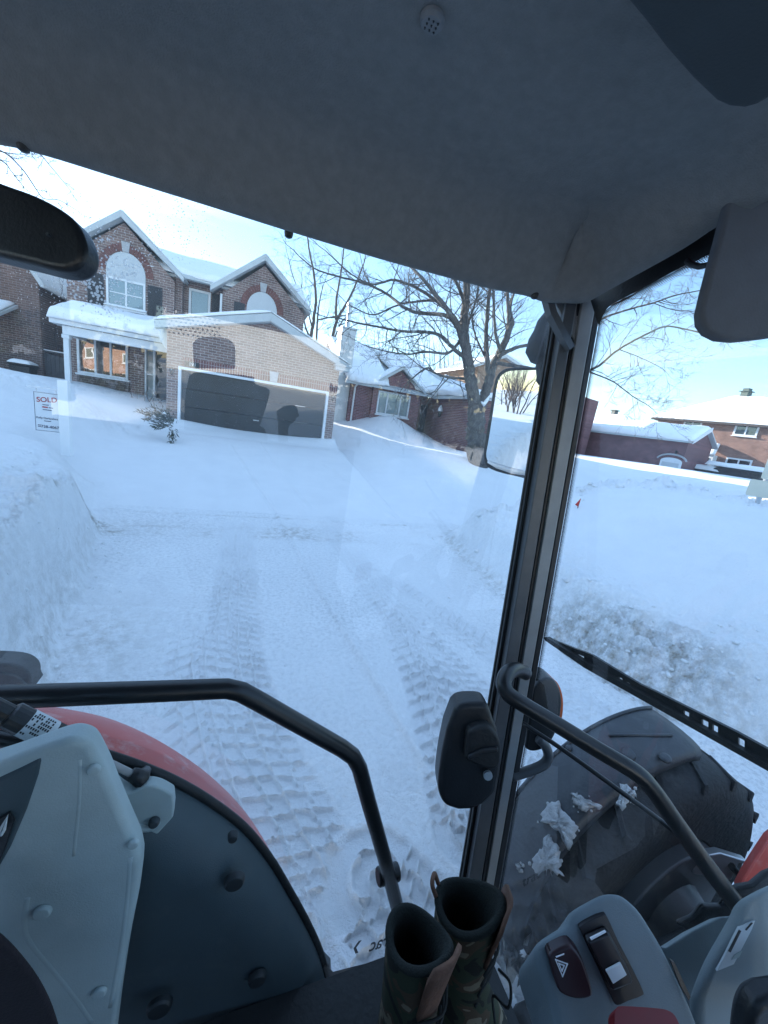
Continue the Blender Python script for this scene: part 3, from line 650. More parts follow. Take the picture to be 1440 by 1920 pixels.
for z0, z1 in ((1.3, 2.0), (2.15, 2.75), (2.85, 3.3)): Pw.box(mb, -3.40, -2.80, z0, z1, -.12, -.10)
do = mb.build('front_door', M['door_paint'], hs, bevel=.006); mb = MB(); mb.tube([(-3.42,17.70,2.2),(-3.42,17.66,2.2),(-3.42,17.66,2.05)], .014, 6); mb.build('handle', M['metal'], do)

# --- house at the left edge
lh = thing('brick_house', (-12, 22, .8), 'dark brick house wall at the left edge, half behind the interior mirror', 'house')
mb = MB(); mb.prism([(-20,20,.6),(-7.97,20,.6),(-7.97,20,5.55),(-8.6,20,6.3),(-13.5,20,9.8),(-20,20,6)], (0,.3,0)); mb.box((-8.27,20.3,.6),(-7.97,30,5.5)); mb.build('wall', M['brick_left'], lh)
mb = MB()
mb.prism([(-13.5,19.7,10.05),(-8.4,19.7,6.35),(-7.70,19.7,5.15),(-7.66,19.7,5.02),(-7.78,19.7,5.02),(-8.5,19.7,6.15),(-13.5,19.7,9.85)], (0,10,0)); mb.prism([(-13.5,19.7,10.05),(-20.3,19.7,5.9),(-20.3,19.7,5.7),(-13.5,19.7,9.85)], (0,10,0)); mb.build('roof', M['fascia'], lh)
mb = MB(); mb.prism([(-14,18.6,3.70),(-8.62,18.6,3.70),(-8.62,19.98,4.25),(-14,19.98,4.25)], (0,0,-.12)); mb.build('porch_roof', M['fascia'], lh, bevel=.01)
snow_slab('porch_roof_snow', (-14,18.58,3.71), (-8.64,18.58,3.71), (-8.7,19.95,4.26), (-14,19.95,4.26), .16, lh, 14, .04, .05, 40, 8)

# --- bungalow
bg_ = thing('bungalow', (8, 21, .8), 'red brick bungalow with thick roof snow and a small gable over its window', 'house')
B = Wall((0, 21, 0), (1, 0, 0)); BG = Wall((0, 20.8, 0), (1, 0, 0)); BS = Wall((10.0, 21.9, 0), (0, -1, 0))
mb = MB(); mb.box((5.0,21,.6),(6.2,21.25,3.80)); mb.prism([(6.2,20.8,.6),(9.02,20.8,.6),(9.02,20.8,3.80),(7.62,20.8,4.82),(6.2,20.8,3.80)], (0,.3,0)); mb.box((9.02,21.9,.6),(10.0,22.1,3.80)); mb.box((8.77,21.1,.6),(9.02,21.9,3.80))
mb.prism([(5.0,21.25,.6),(5.0,30.0,.6),(5.0,30.0,3.8),(5.0,26,5.9),(5.0,21.25,3.8)], (.25,0,0)); mb.build('wall', M['brick_dark'], bg_)
mb = MB(); mb.box((10.0,16.5,.6),(10.25,22.1,3.74)); mb.box((10.25,16.5,.6),(11.8,16.75,3.74)); mb.box((11.55,16.75,.6),(11.8,30,3.74)); mb.build('side_wall', side_brick, bg_)
window(BG, bg_, 6.50, 8.42, 2.36, 3.60, 3, .085, 'curtain_pane', False, True, widths=[.75, 1.25, .8], snow=False)
mb = MB(); BG.box(mb, 6.2, 9.02, 3.62, 3.84, -.02, .014); mb.build('soldier_course', soldier, bg_)
mb = MB(); mb.prism([(7.36,20.75,3.61),(7.56,20.75,3.61),(7.60,20.75,3.95),(7.32,20.75,3.95)], (0,.1,0)); mb.build('keystone', M['stone'], bg_)
mb = MB(); mb.box((9.56,21.74,1.0),(9.99,21.88,3.3)); do = mb.build('front_door', M['door_paint'], bg_, bevel=.01); mb = MB(); mb.tube([(9.62,21.72,2.1),(9.62,21.68,2.1),(9.62,21.68,1.95)], .015, 6); mb.build('handle', M['metal'], do)
mb = MB()
for k in range(9):
    mb.box((9.03,21.70+.02*(k%2),1.2+k*.27),(9.30+.1*(k%2),21.89,1.2+k*.27+.25))
mb.build('stone_quoin', pmat('quoin_stone', (.22,.16,.14), .9, .35, 5), bg_, bevel=.02)
rf = MB(); rf.prism([(4.6,20.45,3.80),(10.4,20.45,3.80),(10.2,26,6.1),(4.3,26,6.42)], (0,0,-.12)); rf.prism([(4.6,31.5,3.80),(13,31.5,3.80),(10.2,26,6.1),(4.3,26,6.42)], (0,0,-.12))
rf.prism([(9.72,16.3,3.80),(9.72,20.45,3.80),(10.4,24.5,5.85),(11.8,24.2,5.45)], (0,0,-.10)); rf.prism([(9.72,16.3,3.80),(12.0,16.3,3.80),(13.4,24.2,3.8),(11.8,24.2,5.45)], (0,0,-.10))
rf.prism([(7.62,20.5,5.02),(6.02,20.5,3.86),(6.02,20.5,3.78),(7.62,20.5,4.93)], (0,2.6,0)); rf.prism([(7.62,20.5,5.02),(9.22,20.5,3.86),(9.22,20.5,3.78),(7.62,20.5,4.93)], (0,2.6,0))
rf.build('roof', M['fascia'], bg_)
mb = MB()
for sg in (-1, 1): mb.prism([(7.62,20.46,5.04),(7.62+sg*1.62,20.46,3.86),(7.62+sg*1.62,20.46,3.72),(7.62,20.46,4.86)], (0,.038,0))
mb.box((9.25,20.40,3.66),(9.72,20.448,3.82)); mb.box((4.55,20.40,3.66),(6.0,20.448,3.82)); mb.box((9.64,16.25,3.64),(9.718,20.39,3.80)); mb.build('fascia', M['fascia'], bg_, bevel=.008)
snow_slab('roof_snow', (4.62,20.42,3.82), (7.0,20.42,3.82), (7.2,26,6.44), (4.3,26,6.44), .34, bg_, 21, .12, .42, 44, 20)
snow_slab('roof_snow', (8.3,20.9,4.02), (9.95,20.42,3.82), (10.4,24.5,5.87), (7.0,26,6.44), .34, bg_, 24, .0, .16, 44, 20)
snow_slab('roof_snow', (9.64,20.5,3.82), (9.64,16.28,3.82), (11.8,24.2,5.47), (10.4,24.5,5.87), .34, bg_, 27, .10, .20, 44, 20)
snow_slab('roof_snow', (9.72,16.28,3.82), (12.0,16.28,3.82), (13.4,24.2,3.85), (11.8,24.2,5.47), .25, bg_, 28, .05, .10, 30, 12)
snow_slab('roof_snow', (7.0,26.1,6.4), (10.4,24.4,5.8), (10.2,26.3,6.1), (7.0,26.4,6.4), .3, bg_, 33, .0, .1, 24, 8)
snow_slab('gable_snow', (6.30,20.9,4.06), (6.30,20.52,4.06), (7.62,20.52,5.03), (7.62,23,5.03), .12, bg_, 29, .0, .05, 20, 12)
mb = MB(); mb.tube([(5.32,20.93,3.75),(5.20,20.93,3.55),(5.18,20.93,.9)], .05, 8); mb.build('downspout', M['white'], bg_)
mb = MB(); mb.tube([(9.20,20.9,3.8),(9.12,20.84,3.6),(9.08,20.78,.9)], .05, 8); mb.build('downspout', pmat('brown_metal', (.12,.065,.05), .5), bg_)
sid = MB()
for k in range(54):
    z0 = .7+k*.105; sid.prism([(4.22,21.28,z0),(4.205,21.265,z0+.004),(4.22,21.28,z0+.104)], (0,.001,0)) if False else None
    sid.box((4.24-.012,21.30-.012,z0),(4.99,22.4,z0+.05)); sid.box((4.24,21.30,z0+.05),(4.99,22.4,z0+.105))
ch = sid.build('chimney', M['siding'], bg_)
mb = MB(); mb.box((4.19,21.25,6.38),(5.04,22.45,6.46)); mb.build('chimney_cap', M['metal'], ch, bevel=.01)
mb = MB(); mb.tube([(4.62,21.85,6.46),(4.62,21.85,7.55)], .115, 14); mb.tube([(4.62,21.85,7.42),(4.62,21.85,7.46)], .135, 14); mb.tube([(4.62,21.85,7.55),(4.62,21.85,7.60),(4.62,21.85,7.74),(4.62,21.85,7.78)], [.13,.17,.17,.10], 14); mb.build('flue_pipe', M['metal'], ch, smooth=False)
q = pX(825, 772, 9.9); mb = MB(); mb.tube([q+Vector((.1,0,.05)), q+Vector((0,0,.05)), q], .02, 6); mb.tube([q+Vector((0,0,z)) for z in (.02, -.02, -.24, -.28)], [.04, .11, .08, .03], 8)
wl = mb.build('wall_lamp', M['black'], bg_); mb = MB(); mb.tube([q+Vector((0,0,z)) for z in (.02, .06, .18, .32, .36)], [.13, .14, .12, .05, .01], 10); mb.build('lamp_snow', M['snow'], wl, smooth=True)

# --- gabled house behind the maple
mh = thing('brick_house', (18, 29, 1), 'small tan brick gable seen between the limbs of the big tree', 'house')
mb = MB(); pts = [pY(x, y, 28) for x, y in ((893, 712), (943, 672), (1010, 706), (1014, 800), (896, 800))]
x0, x1 = pts[0].x, pts[2].x; xm = pts[1].x
mb.prism([(x0,28,1),(x1,28,1),(x1,28,pts[2].z),(xm,28,pts[1].z),(x0,28,pts[2].z)], (0,8,0)); mb.build('wall', brick('tan_brick', (1,0,0), (.34,.21,.14), (.25,.15,.10), (.4,.33,.28)), mh)
zt, zl = pts[1].z+.25, pts[2].z-.05
mb = MB(); mb.prism([(xm,27.6,zt),(x1+.7,27.6,zl-.25),(x1+.7,27.6,zl-.45),(xm,27.6,zt-.22)], (0,8.8,0)); mb.prism([(xm,27.6,zt),(x0-.7,27.6,zl-.25),(x0-.7,27.6,zl-.45),(xm,27.6,zt-.22)], (0,8.8,0)); mb.build('roof', M['fascia'], mh)
snow_slab('roof_snow', (x1+.7,27.7,zl-.24), (x1+.7,36.2,zl-.24), (xm,36.2,zt+.02), (xm,27.7,zt+.02), .25, mh, 31, .05, .1, 30, 14)
mb = MB(); W_ = Wall((0,28,0),(1,0,0)); W_.box(mb, x0+.15, x0+1.5, 1, 3.5, 0, .06); mb.build('garage_door', M['white'], mh)

# --- houses along the cross street (walls run away to the left)
ud = Vector((-.26, .966, 0)).normalized()
def solve(px, py, z): w_ = ray(px, py); return CAM + w_*((z-H)/w_.z)
A2 = solve(1236, 783, 6.3); H2 = Wall(A2, -ud)      # u runs right / towards the camera
r2 = thing('brick_house', (A2.x+4, A2.y-4, 1.2), 'two storey orange brick house with a snowy hipped roof and a roof vent', 'house')
ob = brick('orange_brick', tuple(ud), (.29,.155,.115), (.21,.105,.08), (.40,.32,.28))
mb = MB(); H2.box(mb, 0, 13, .8, 6.2, -9, 0); mb.build('wall', ob, r2)
for (xa, ya), (xb, yb), c in (((1284, 788), (1312, 809), 2), ((1381, 793), (1418, 820), 2), ((1363, 857), (1405, 882), 2)):
    u0, z1 = H2.px(xa, ya); u1, z0 = H2.px(xb, yb); window(H2, r2, u0, u1, z0, z1, c, .13, 'pane', proud=.06)
e = .5; dpt = 9
c0, c1, c2, c3 = H2.p(-e, 6.25, e), H2.p(13+e, 6.25, e), H2.p(13+e, 6.25, -dpt-e), H2.p(-e, 6.25, -dpt-e)
t0, t1 = H2.p(4.3, 9.1, -4.0), H2.p(5.9, 9.1, -4.0)
mb = MB(); mb.add([c0,c1,c2,c3,t0,t1,c0-Vector((0,0,.16)),c1-Vector((0,0,.16)),c2-Vector((0,0,.16)),c3-Vector((0,0,.16))], [(0,1,5,4),(1,2,5),(2,3,4,5),(3,0,4),(0,6,7,1),(1,7,8,2),(2,8,9,3),(3,9,6,0),(9,8,7,6)]); mb.build('roof', pmat('dark_shingle', (.10,.085,.08), .9), r2)
snow_slab('roof_snow', c0, c1, t1, t0, .17, r2, 41, .03, .06, 50, 14); snow_slab('roof_snow', c3, c0, t0-Vector((0,0,.02)), t0, .17, r2, 44, .03, .06, 36, 14)
v = t0.lerp(t1, .35); mb = MB(); mb.box((v.x-.3,v.y-.3,8.8),(v.x+.3,v.y+.3,9.5)); mb.box((v.x-.42,v.y-.42,9.5),(v.x+.42,v.y+.42,9.58)); mb.box((v.x-.25,v.y-.25,9.58),(v.x+.25,v.y+.25,9.82)); mb.build('roof_vent', pmat('green_metal', (.03,.06,.055), .6), r2, bevel=.02)

A1 = solve(1293, 826, 4.0); H1 = Wall(A1, -ud)
r1 = thing('brick_garage', (A1.x, A1.y+4, 1.2), 'long red brick garage with a snowy roof and a white arched door', 'garage')
ub, zb = H1.px(1040, 790)
db = brick('garage_brick', tuple(ud), (.22,.09,.095), (.14,.06,.065), (.33,.26,.27))
mb = MB(); H1.box(mb, ub, 0, .8, 3.9, -5.2, 0); mb.prism([H1.p(0,3.9,0), H1.p(0,3.9,-5.2), H1.p(0,5.1,-2.6)], -ud*-.2); mb.build('wall', db, r1)
u0, z1 = H1.px(1239, 862); u1, _ = H1.px(1279, 868); um = (u0+u1)/2
mb = MB(); pts = [(u0, .9), (u1, .9), (u1, z1)] + [(um+(u1-u0)/2*math.cos(math.pi*i/12), z1+.28*math.sin(math.pi*i/12)) for i in range(1, 12)] + [(u0, z1)]
mb.prism([H1.p(a, b, .07) for a, b in pts], H1.n*-.1); dd = mb.build('garage_door', M['white'], r1, bevel=.015)
mb = MB(); mb.prism([H1.p(a, b, .085) for a, b in ((u0+.15, .9), (u1-.15, .9), (u1-.15, z1-.1), (u0+.15, z1-.1))], H1.n*-.02); mb.build('door_panel', M['greywhite'], dd)
arcp = [H1.p(um+((u1-u0)/2+.28)*math.cos(math.pi*i/16), z1+.02+.52*math.sin(math.pi*i/16), .05) for i in range(1, 16)]
mb = MB(); mb.tube(arcp, .07, 6); mb.build('arch_trim', M['stone'], r1)
ea, eb = H1.p(ub-.3, 3.92, .35), H1.p(.35, 3.92, .35); ra, rb = H1.p(ub-.3, 5.15, -2.6), H1.p(.35, 5.15, -2.6); ba, bb = H1.p(ub-.3, 3.92, -5.5), H1.p(.35, 3.92, -5.5)
mb = MB(); mb.prism([ea, eb, rb, ra], (0,0,-.12)); mb.prism([ba, bb, rb, ra], (0,0,-.12)); mb.build('roof', M['fascia'], r1)
snow_slab('roof_snow', ea, eb, rb, ra, .36, r1, 51, .06, .12, 56, 14)
mb = MB(); g1 = H1.p(.40, 3.80, .45); mb.prism([H1.p(.36,3.75,.42), H1.p(.36,4.0,.42), H1.p(.36,5.28,-2.6), H1.p(.36,5.0,-2.6)], ud*-.06); mb.build('gable_trim', M['white'], r1)
q = H1.p(um+.2, z1+.75, .06); mb = MB(); mb.tube([q, q+H1.n*.15], .025, 6); mb.tube([q+H1.n*.15+Vector((0,0,z)) for z in (.1,.08,-.12,-.15)], [.03,.09,.06,.02], 6); mb.build('wall_lamp', M['black'], r1)
# bay with its snow roof in front of the hipped house
c = pP(1309, 870, H2.p(0,0,1.0), H2.n); uu = (c-H2.o).dot(H2.u)
mb = MB(); H2.box(mb, uu-.9, uu+.9, .8, 3.4, 0.005, 1.0); by = mb.build('bay', M['siding'], r2, bevel=.02)
mb = MB(); H2.box(mb, uu-.65, uu-.08, 1.8, 3.1, .99, 1.03); H2.box(mb, uu+.08, uu+.65, 1.8, 3.1, .99, 1.03); mb.build('pane', M['pane'], by)
snow_slab('bay_snow', H2.p(uu-1.0,3.4,1.15), H2.p(uu+1.0,3.4,1.15), H2.p(uu+.8,4.4,.02), H2.p(uu-.8,4.4,.02), .22, r2, 55, .02, .05, 20, 8)
# far red house above the garage roof
c = solve(1110, 738, 6.6); W3 = Wall(c, -ud)
r3 = thing('brick_house', (c.x, c.y, 1.2), 'narrow dark red brick house corner rising behind the window pillar', 'house')
u1, _ = W3.px(1088, 745)
mb = MB(); W3.box(mb, -9, u1, .8, 6.4, -3.0, 0); mb.build('wall', db, r3)
mb = MB(); mb.prism([W3.p(-9,6.35,.4), W3.p(u1+.5,6.35,.4), W3.p(u1-2,8.2,-3.5), W3.p(-9,8.2,-3.5)], (0,0,-.15)); mb.build('roof', M['fascia'], r3)
snow_slab('roof_snow', W3.p(-9,6.37,.4), W3.p(u1+.5,6.37,.4), W3.p(u1-2,8.22,-3.5), W3.p(-9,8.22,-3.5), .2, r3, 61, .03, .05, 30, 8)
c = solve(1150, 786, 5.4); r4 = thing('bungalow', (c.x, c.y, 1.2), 'snowy low roof with a dark vent peeping over the long garage roof', 'house')
W4 = Wall(c+Vector((3,6,0)), -ud)
u0, _ = W4.px(1095, 790); u1, _ = W4.px(1190, 795); zr = W4.px(1130, 772)[1]; zl = zr-1.6; um = (u0+u1)/2-.6
mb = MB(); W4.box(mb, u0, u1, .8, zl, -6, 0); mb.build('wall', db, r4)
snow_slab('roof_snow', W4.p(u0-.4,zl,.4), W4.p(u1+.5,zl,.4), W4.p(um+.6,zr,-3), W4.p(um-.6,zr,-3), .25, r4, 64, .03, .05, 30, 10); snow_slab('roof_snow', W4.p(u1+.5,zl,.4), W4.p(u1+.5,zl,-6.4), W4.p(um+.6,zr,-3.1), W4.p(um+.6,zr,-2.9), .25, r4, 65, .03, .05, 30, 10)
q = W4.p(um-.4, zr+.1, -2.8); mb = MB(); mb.box((q.x-.25,q.y-.25,q.z-.2),(q.x+.25,q.y+.25,q.z+.35)); mb.box((q.x-.36,q.y-.36,q.z+.35),(q.x+.36,q.y+.36,q.z+.45)); mb.build('roof_vent', pmat('vent_metal', (.03,.045,.045), .6), r4, bevel=.02)
# --- house across the street (sunlit, seen in the window and door reflections)
oh = thing('brick_house', (-18, -24, 1), 'sunlit orange brick house across the street, mirrored in the front windows', 'house')
mb = MB(); mb.prism([(-22,-22,.5),(-12.5,-22,.5),(-12.5,-22,5.6),(-17,-22,8.6),(-22,-22,5.6)], (0,-9,0)); mb.build('wall', brick('far_brick', (1,0,0), (.42,.22,.13), (.33,.16,.10), (.5,.42,.36)), oh)
mb = MB(); mb.prism([(-17,-21.5,9.0),(-12,-21.5,5.8),(-12,-21.5,5.6),(-17,-21.5,8.75)], (0,-10,0)); mb.prism([(-17,-21.5,9.0),(-22.5,-21.5,5.8),(-22.5,-21.5,5.6),(-17,-21.5,8.75)], (0,-10,0)); mb.build('roof', M['white'], oh)
OW = Wall((0,-22,0), (-1,0,0))
for a in (13.4, 17.2):
    for z in (1.6, 3.9): window(OW, oh, a, a+1.5, z, z+1.2, 2, .1)
# ------------------------------------------------------------------ trees and garden things
def rnd_perp(d, rng):
    a = Vector((rng.gauss(0,1), rng.gauss(0,1), rng.gauss(0,1))); a -= d*a.dot(d); return a.normalized()
def smooth_path(pts, n):
    """Catmull-Rom through points"""
    p = [Vector(q) for q in pts]; p = [p[0]*2-p[1]] + p + [p[-1]*2-p[-2]]; out = []
    for i in range(1, len(p)-2):
        for k in range(n):
            t = k/n; a, b, c, d = p[i-1], p[i], p[i+1], p[i+2]
            out.append(.5*((2*b)+(c-a)*t+(2*a-5*b+4*c-d)*t*t+(3*b-a-3*c+d)*t**3))
    out.append(p[-2]); return out
def grow(mb, start, d, length, r, level, rng, up=.25, kids=(5, 4, 3), kink=.16):
    n = max(3, int(4 + length*1.2)) if level > 0 else 4
    pts = [start]; dd = d.normalized(); rad = [r]
    for i in range(n):
        dd = (dd + rnd_perp(dd, rng)*kink*(1 if level else 1.3) + Vector((0,0,up*.12))).normalized()
        pts.append(pts[-1] + dd*(length/n)); rad.append(r*(1-.72*(i+1)/n))
    mb.tube(pts, rad, 5 if r > .03 else 3, False)
    if level <= 0: return
    k = kids[min(level-1, len(kids)-1)]
    for i in range(k):
        t = .22 + .75*(i+rng.random()*.8)/k; j = min(int(t*n), n-1); q = pts[j].lerp(pts[j+1], t*n-j)
        ax = (pts[j+1]-pts[j]).normalized(); nd = (ax*rng.uniform(.5, .95) + rnd_perp(ax, rng)*rng.uniform(.5, .9)).normalized()
        grow(mb, q, nd, length*rng.uniform(.35, .62), max(.0045, r*(1-.7*t)*.55), level-1, rng, up, kids, kink)
    grow(mb, pts[-1], dd, length*.35, max(.0045, rad[-1]), level-1, rng, up, kids, kink)
def px_limb(mb, pts, k, r0, r1, rng, children, lvl=2, clen=(1.0, 2.2), segs=8, jitter=.5, crad=.035, up=.3, tmin=.15):
    n = len(pts); dz = [rng.uniform(-jitter, jitter)*min(1, i/2) for i in range(n)]
    P3 = smooth_path([pK(x, y, k + dz[i]) for i, (x, y) in enumerate(pts)], 6)
    m = len(P3); rad = [r0 + (r1-r0)*(i/(m-1))**.8 for i in range(m)]
    P3 = [p + Vector((rng.gauss(0,1), rng.gauss(0,1), rng.gauss(0,1)))*rad[i]*.10 for i, p in enumerate(P3)]
    mb.tube(P3, rad, segs)
    for c in range(children):
        t = tmin + (1-tmin)*(c+rng.random())/children; j = min(int(t*(m-1)), m-2); ax = (P3[j+1]-P3[j]).normalized()
        nd = (ax*rng.uniform(.45, .9) + rnd_perp(ax, rng)*rng.uniform(.6, 1.)).normalized()
        grow(mb, P3[j], nd, rng.uniform(*clen)*(1-.3*t), min(crad, rad[j]*.6), lvl, rng, up)
    ax = (P3[-1]-P3[-2]).normalized()
    if children: grow(mb, P3[-1], ax, clen[1]*.8, r1, lvl, rng, up)
    return P3
rng = random.Random(11); KM = 13.2
base = pK(896, 868, KM)
mp_ = thing('maple_tree', (base.x, base.y, 1.0), 'big bare tree with a forked grey trunk standing in the snowy front yard', 'tree')
mb = MB()
px_limb(mb, [(897, 905), (896, 868), (894, 830), (892, 795), (893, 765)], KM,   .40, .28, rng, 0, segs=16, jitter=0.0)
tr_ = mb.build('trunk', M['bark'], mp_, smooth=True)
limbs = [  # pixel paths of the limbs as seen from the cab, radii, children
 ([(893,775),(888,740),(879,693),(874,653),(869,615),(872,583),(875,543),(874,490),(868,440)], .25, .085, 8),
 ([(895,775),(908,742),(917,715),(926,683),(940,655),(951,630),(960,603)], .20, .10, 3),
 ([(872,660),(858,610),(838,580),(814,550),(790,520),(760,490)], .15, .05, 9),
 ([(874,672),(852,655),(827,630),(793,622),(760,622),(720,615),(673,606),(640,598)], .10, .03, 11),
 ([(862,620),(838,592),(793,588),(760,578),(727,552),(687,532),(640,520),(593,505),(560,480)], .10, .025, 12),
 ([(850,600),(822,566),(777,566),(745,572),(700,590),(660,575)], .07, .022, 9),
 ([(838,580),(790,545),(740,525),(700,533),(660,515),(610,470)], .08, .02, 9),
 ([(885,712),(867,710),(837,707),(813,698),(800,690),(775,708),(765,716)], .075, .025, 5),
 ([(815,699),(790,688),(770,672),(745,655)], .03, .012, 4),
 ([(862,640),(840,662),(800,660),(765,664),(730,660),(690,650)], .07, .02, 8),
 ([(918,705),(913,666),(912,613),(915,570),(921,510),(925,460)], .12, .06, 6),
 ([(938,660),(929,622),(926,570),(925,520)], .085, .04, 5),
 ([(947,640),(954,604),(952,560),(950,500)], .11, .06, 5),
 ([(876,610),(868,560),(850,515),(838,470)], .10, .05, 7),
 ([(868,640),(880,600),(893,560),(900,510)], .07, .03, 6),
 ([(921,690),(905,660),(890,625),(885,585)], .06, .025, 6),
 ([(934,668),(975,650),(1030,640),(1080,640),(1125,600),(1180,580),(1225,568),(1270,553),(1340,540)], .085, .02, 14),
 ([(930,680),(990,690),(1060,700),(1115,690),(1160,655),(1215,625),(1255,612),(1325,626),(1400,632),(1450,628)], .085, .015, 16),
 ([(1090,635),(1125,582),(1175,560),(1235,520),(1290,492),(1350,470)], .05, .014, 12),
 ([(1100,695),(1150,716),(1185,742),(1215,760),(1235,778)], .035, .008, 12),
 ([(1225,568),(1260,580),(1310,583),(1350,570)], .02, .008, 7),
 ([(1160,655),(1195,668),(1240,690),(1255,705)], .02, .006, 7),
 ([(1125,582),(1160,530),(1190,510),(1215,490)], .022, .008, 7)]
right = False
for i, (pts, a, b, c) in enumerate(limbs):
    mb = MB(); rt = i >= 16
    sc_ = 1 if i < 2 else .80
    px_limb(mb, pts, KM, a*sc_, b*sc_, rng, int(c*1.7), 2, (.55, 1.5) if rt else (.8, 2.2), 10 if a > .1 else 7, .25 if a > .2 else .6, .018 if rt else .024, .12 if rt else .3)
    mb.build('limb', M['bark'] if a > .06 else M['twig'], mp_, smooth=True)
for (x, y), r in (((898, 757), .09),):   # snow caught in the forks
    mb = MB(); c = pK(x+9, y, KM-.25); mb.tube([c+Vector((-r*1.2,0,.05)), c+Vector((0,0,-.03)), c+Vector((r,0,.12)), c+Vector((r*1.9,0,.3))], [.03,.07,.06,.02], 8); mb.build('caught_snow', M['snow'], mp_, smooth=True)

def bare_tree(name, px, py, Y, paths, label, group=None, r=.14, child=6, clen=(.8,2.), seed=1, kids=(5,4,3), stem=True):
    rg = random.Random(seed); b = pY(px, py, Y); t = thing(name, (b.x, b.y, 1.2), label, 'tree', group)
    mb = MB(); k = pY(px, py, Y); k = (k-CAM).dot(FWD)
    for pts, a, e in paths: px_limb(mb, pts, k, a, e, rg, child, 2, clen, 7, .4, .03, .35)
    mb.build('trunk', M['bark2'], t, smooth=True); return t
bt = 'bare trees behind the bungalow'
bare_tree('bare_tree', 580, 700, 30, [([(580,720),(582,640),(588,600),(592,560),(588,510),(580,470),(575,430)], .16, .05), ([(584,640),(572,610),(566,570),(566,530)], .09, .03), ([(586,615),(575,580),(550,520),(540,480)], .07, .02)], 'bare tree rising just right of the right brick gable', bt, seed=21)
bare_tree('bare_tree', 600, 700, 30, [([(597,720),(594,640),(596,590),(600,560),(606,535)], .11, .03), ([(595,600),(620,595),(645,592),(665,610)], .06, .02)], 'thin forked tree, second from the right brick gable', bt, seed=22)
bare_tree('bare_tree', 625, 690, 31, [([(618,720),(622,645),(632,600),(655,560),(668,530),(680,500)], .17, .05), ([(630,600),(631,560),(638,520),(643,480),(648,440)], .11, .04), ([(625,640),(640,605),(655,590)], .07, .03)], 'twisted bare tree in front of which the white chimney stands', bt, seed=23)
# thicket of straight stems behind the bungalow roof
for i in range(22):
    x = 716 + i*8.0 + rng.uniform(-3, 3); Y = 36 + rng.uniform(-2.5, 3); y0 = 735 + (x-716)*.12; top = 640 + (x-716)*.06 + rng.uniform(-24, 14)
    rg = random.Random(100+i); b = pY(x, y0, Y); t = thing('bare_sapling', (b.x, b.y, 1.2), 'slim bare sapling in the thicket behind the snowy bungalow roof', 'tree', 'saplings in the thicket behind the bungalow')
    mb = MB(); k = (b-CAM).dot(FWD); px_limb(mb, [(x, y0+10), (x+rng.uniform(-2,2), (y0+top)/2), (x+rng.uniform(-7,7), top)], k, .09, .02, rg, 6, 1, (.8, 1.8), 6, .3, .02, .8)
    mb.build('trunk', M['bark2'], t, smooth=True)
# bare shrub between the left houses
t = thing('bare_shrub', tuple(pY(100, 700, 20.6)), 'bare many stemmed shrub between the two brick houses', 'shrub')
mb = MB(); rg = random.Random(5); k = (pY(100, 700, 20.6)-CAM).dot(FWD)
for pts in ([(112,715),(108,660),(97,600),(88,560),(80,530)], [(110,715),(100,665),(88,635),(75,628)], [(114,715),(106,640),(104,600),(112,560)], [(112,700),(90,650),(80,600),(85,570)], [(108,715),(112,670),(100,620),(92,590)]):
    px_limb(mb, pts, k, .045, .012, rg, 7, 2, (.5,1.2), 6, .3, .014, .3)
mb.build('stem', M['twig'], t, smooth=True)
# overhanging branch, top left
t = thing('bare_tree', tuple(pK(-260, 700, 7)), 'tree outside the frame whose bare twigs hang in at the upper left', 'tree')
mb = MB(); rg = random.Random(9)
px_limb(mb, [(-420, 900), (-400, 500), (-260, 300), (-80, 260)], 7.0, .2, .05, rg, 0, segs=10, jitter=.2)
mb.build('trunk', M['bark2'], t, smooth=True); mb = MB()
for pts in ([(-80,258),(0,282),(40,315),(68,355),(82,372),(110,375),(140,392)], [(-60,262),(20,274),(68,285),(95,312),(128,352)], [(-80,270),(0,300),(22,322),(36,340)], [(-60,250),(30,262),(60,275)], [(-80,262),(5,285),(50,290)]):
    px_limb(mb, pts, 7.0, .016, .004, rg, 9, 1, (.12,.32), 5, .1, .006, .0)
mb.build('branch', M['twig'], t, smooth=True)
# shrubs and hedge behind the tractor (seen in its mirror)
for i in range(5):
    x, y = -16 - 5.5*i, 3.6 + .9*i + rng.uniform(-.5, .5); t = thing('bare_shrub', (x, y, 1.2), 'bare roadside shrub showing in the outside mirror', 'shrub', 'roadside shrubs in the mirror')
    mb = MB(); rg = random.Random(60+i)
    for j in range(8): grow(mb, Vector((x+rg.uniform(-.4,.4), y+rg.uniform(-.4,.4), 1.0)), Vector((rg.uniform(-.6,.6), rg.uniform(-.6,.6), 1.6)), rg.uniform(1.8,3.2), .035, 2, rg, .5)
    mb.build('stem', M['twig'], t, smooth=True)
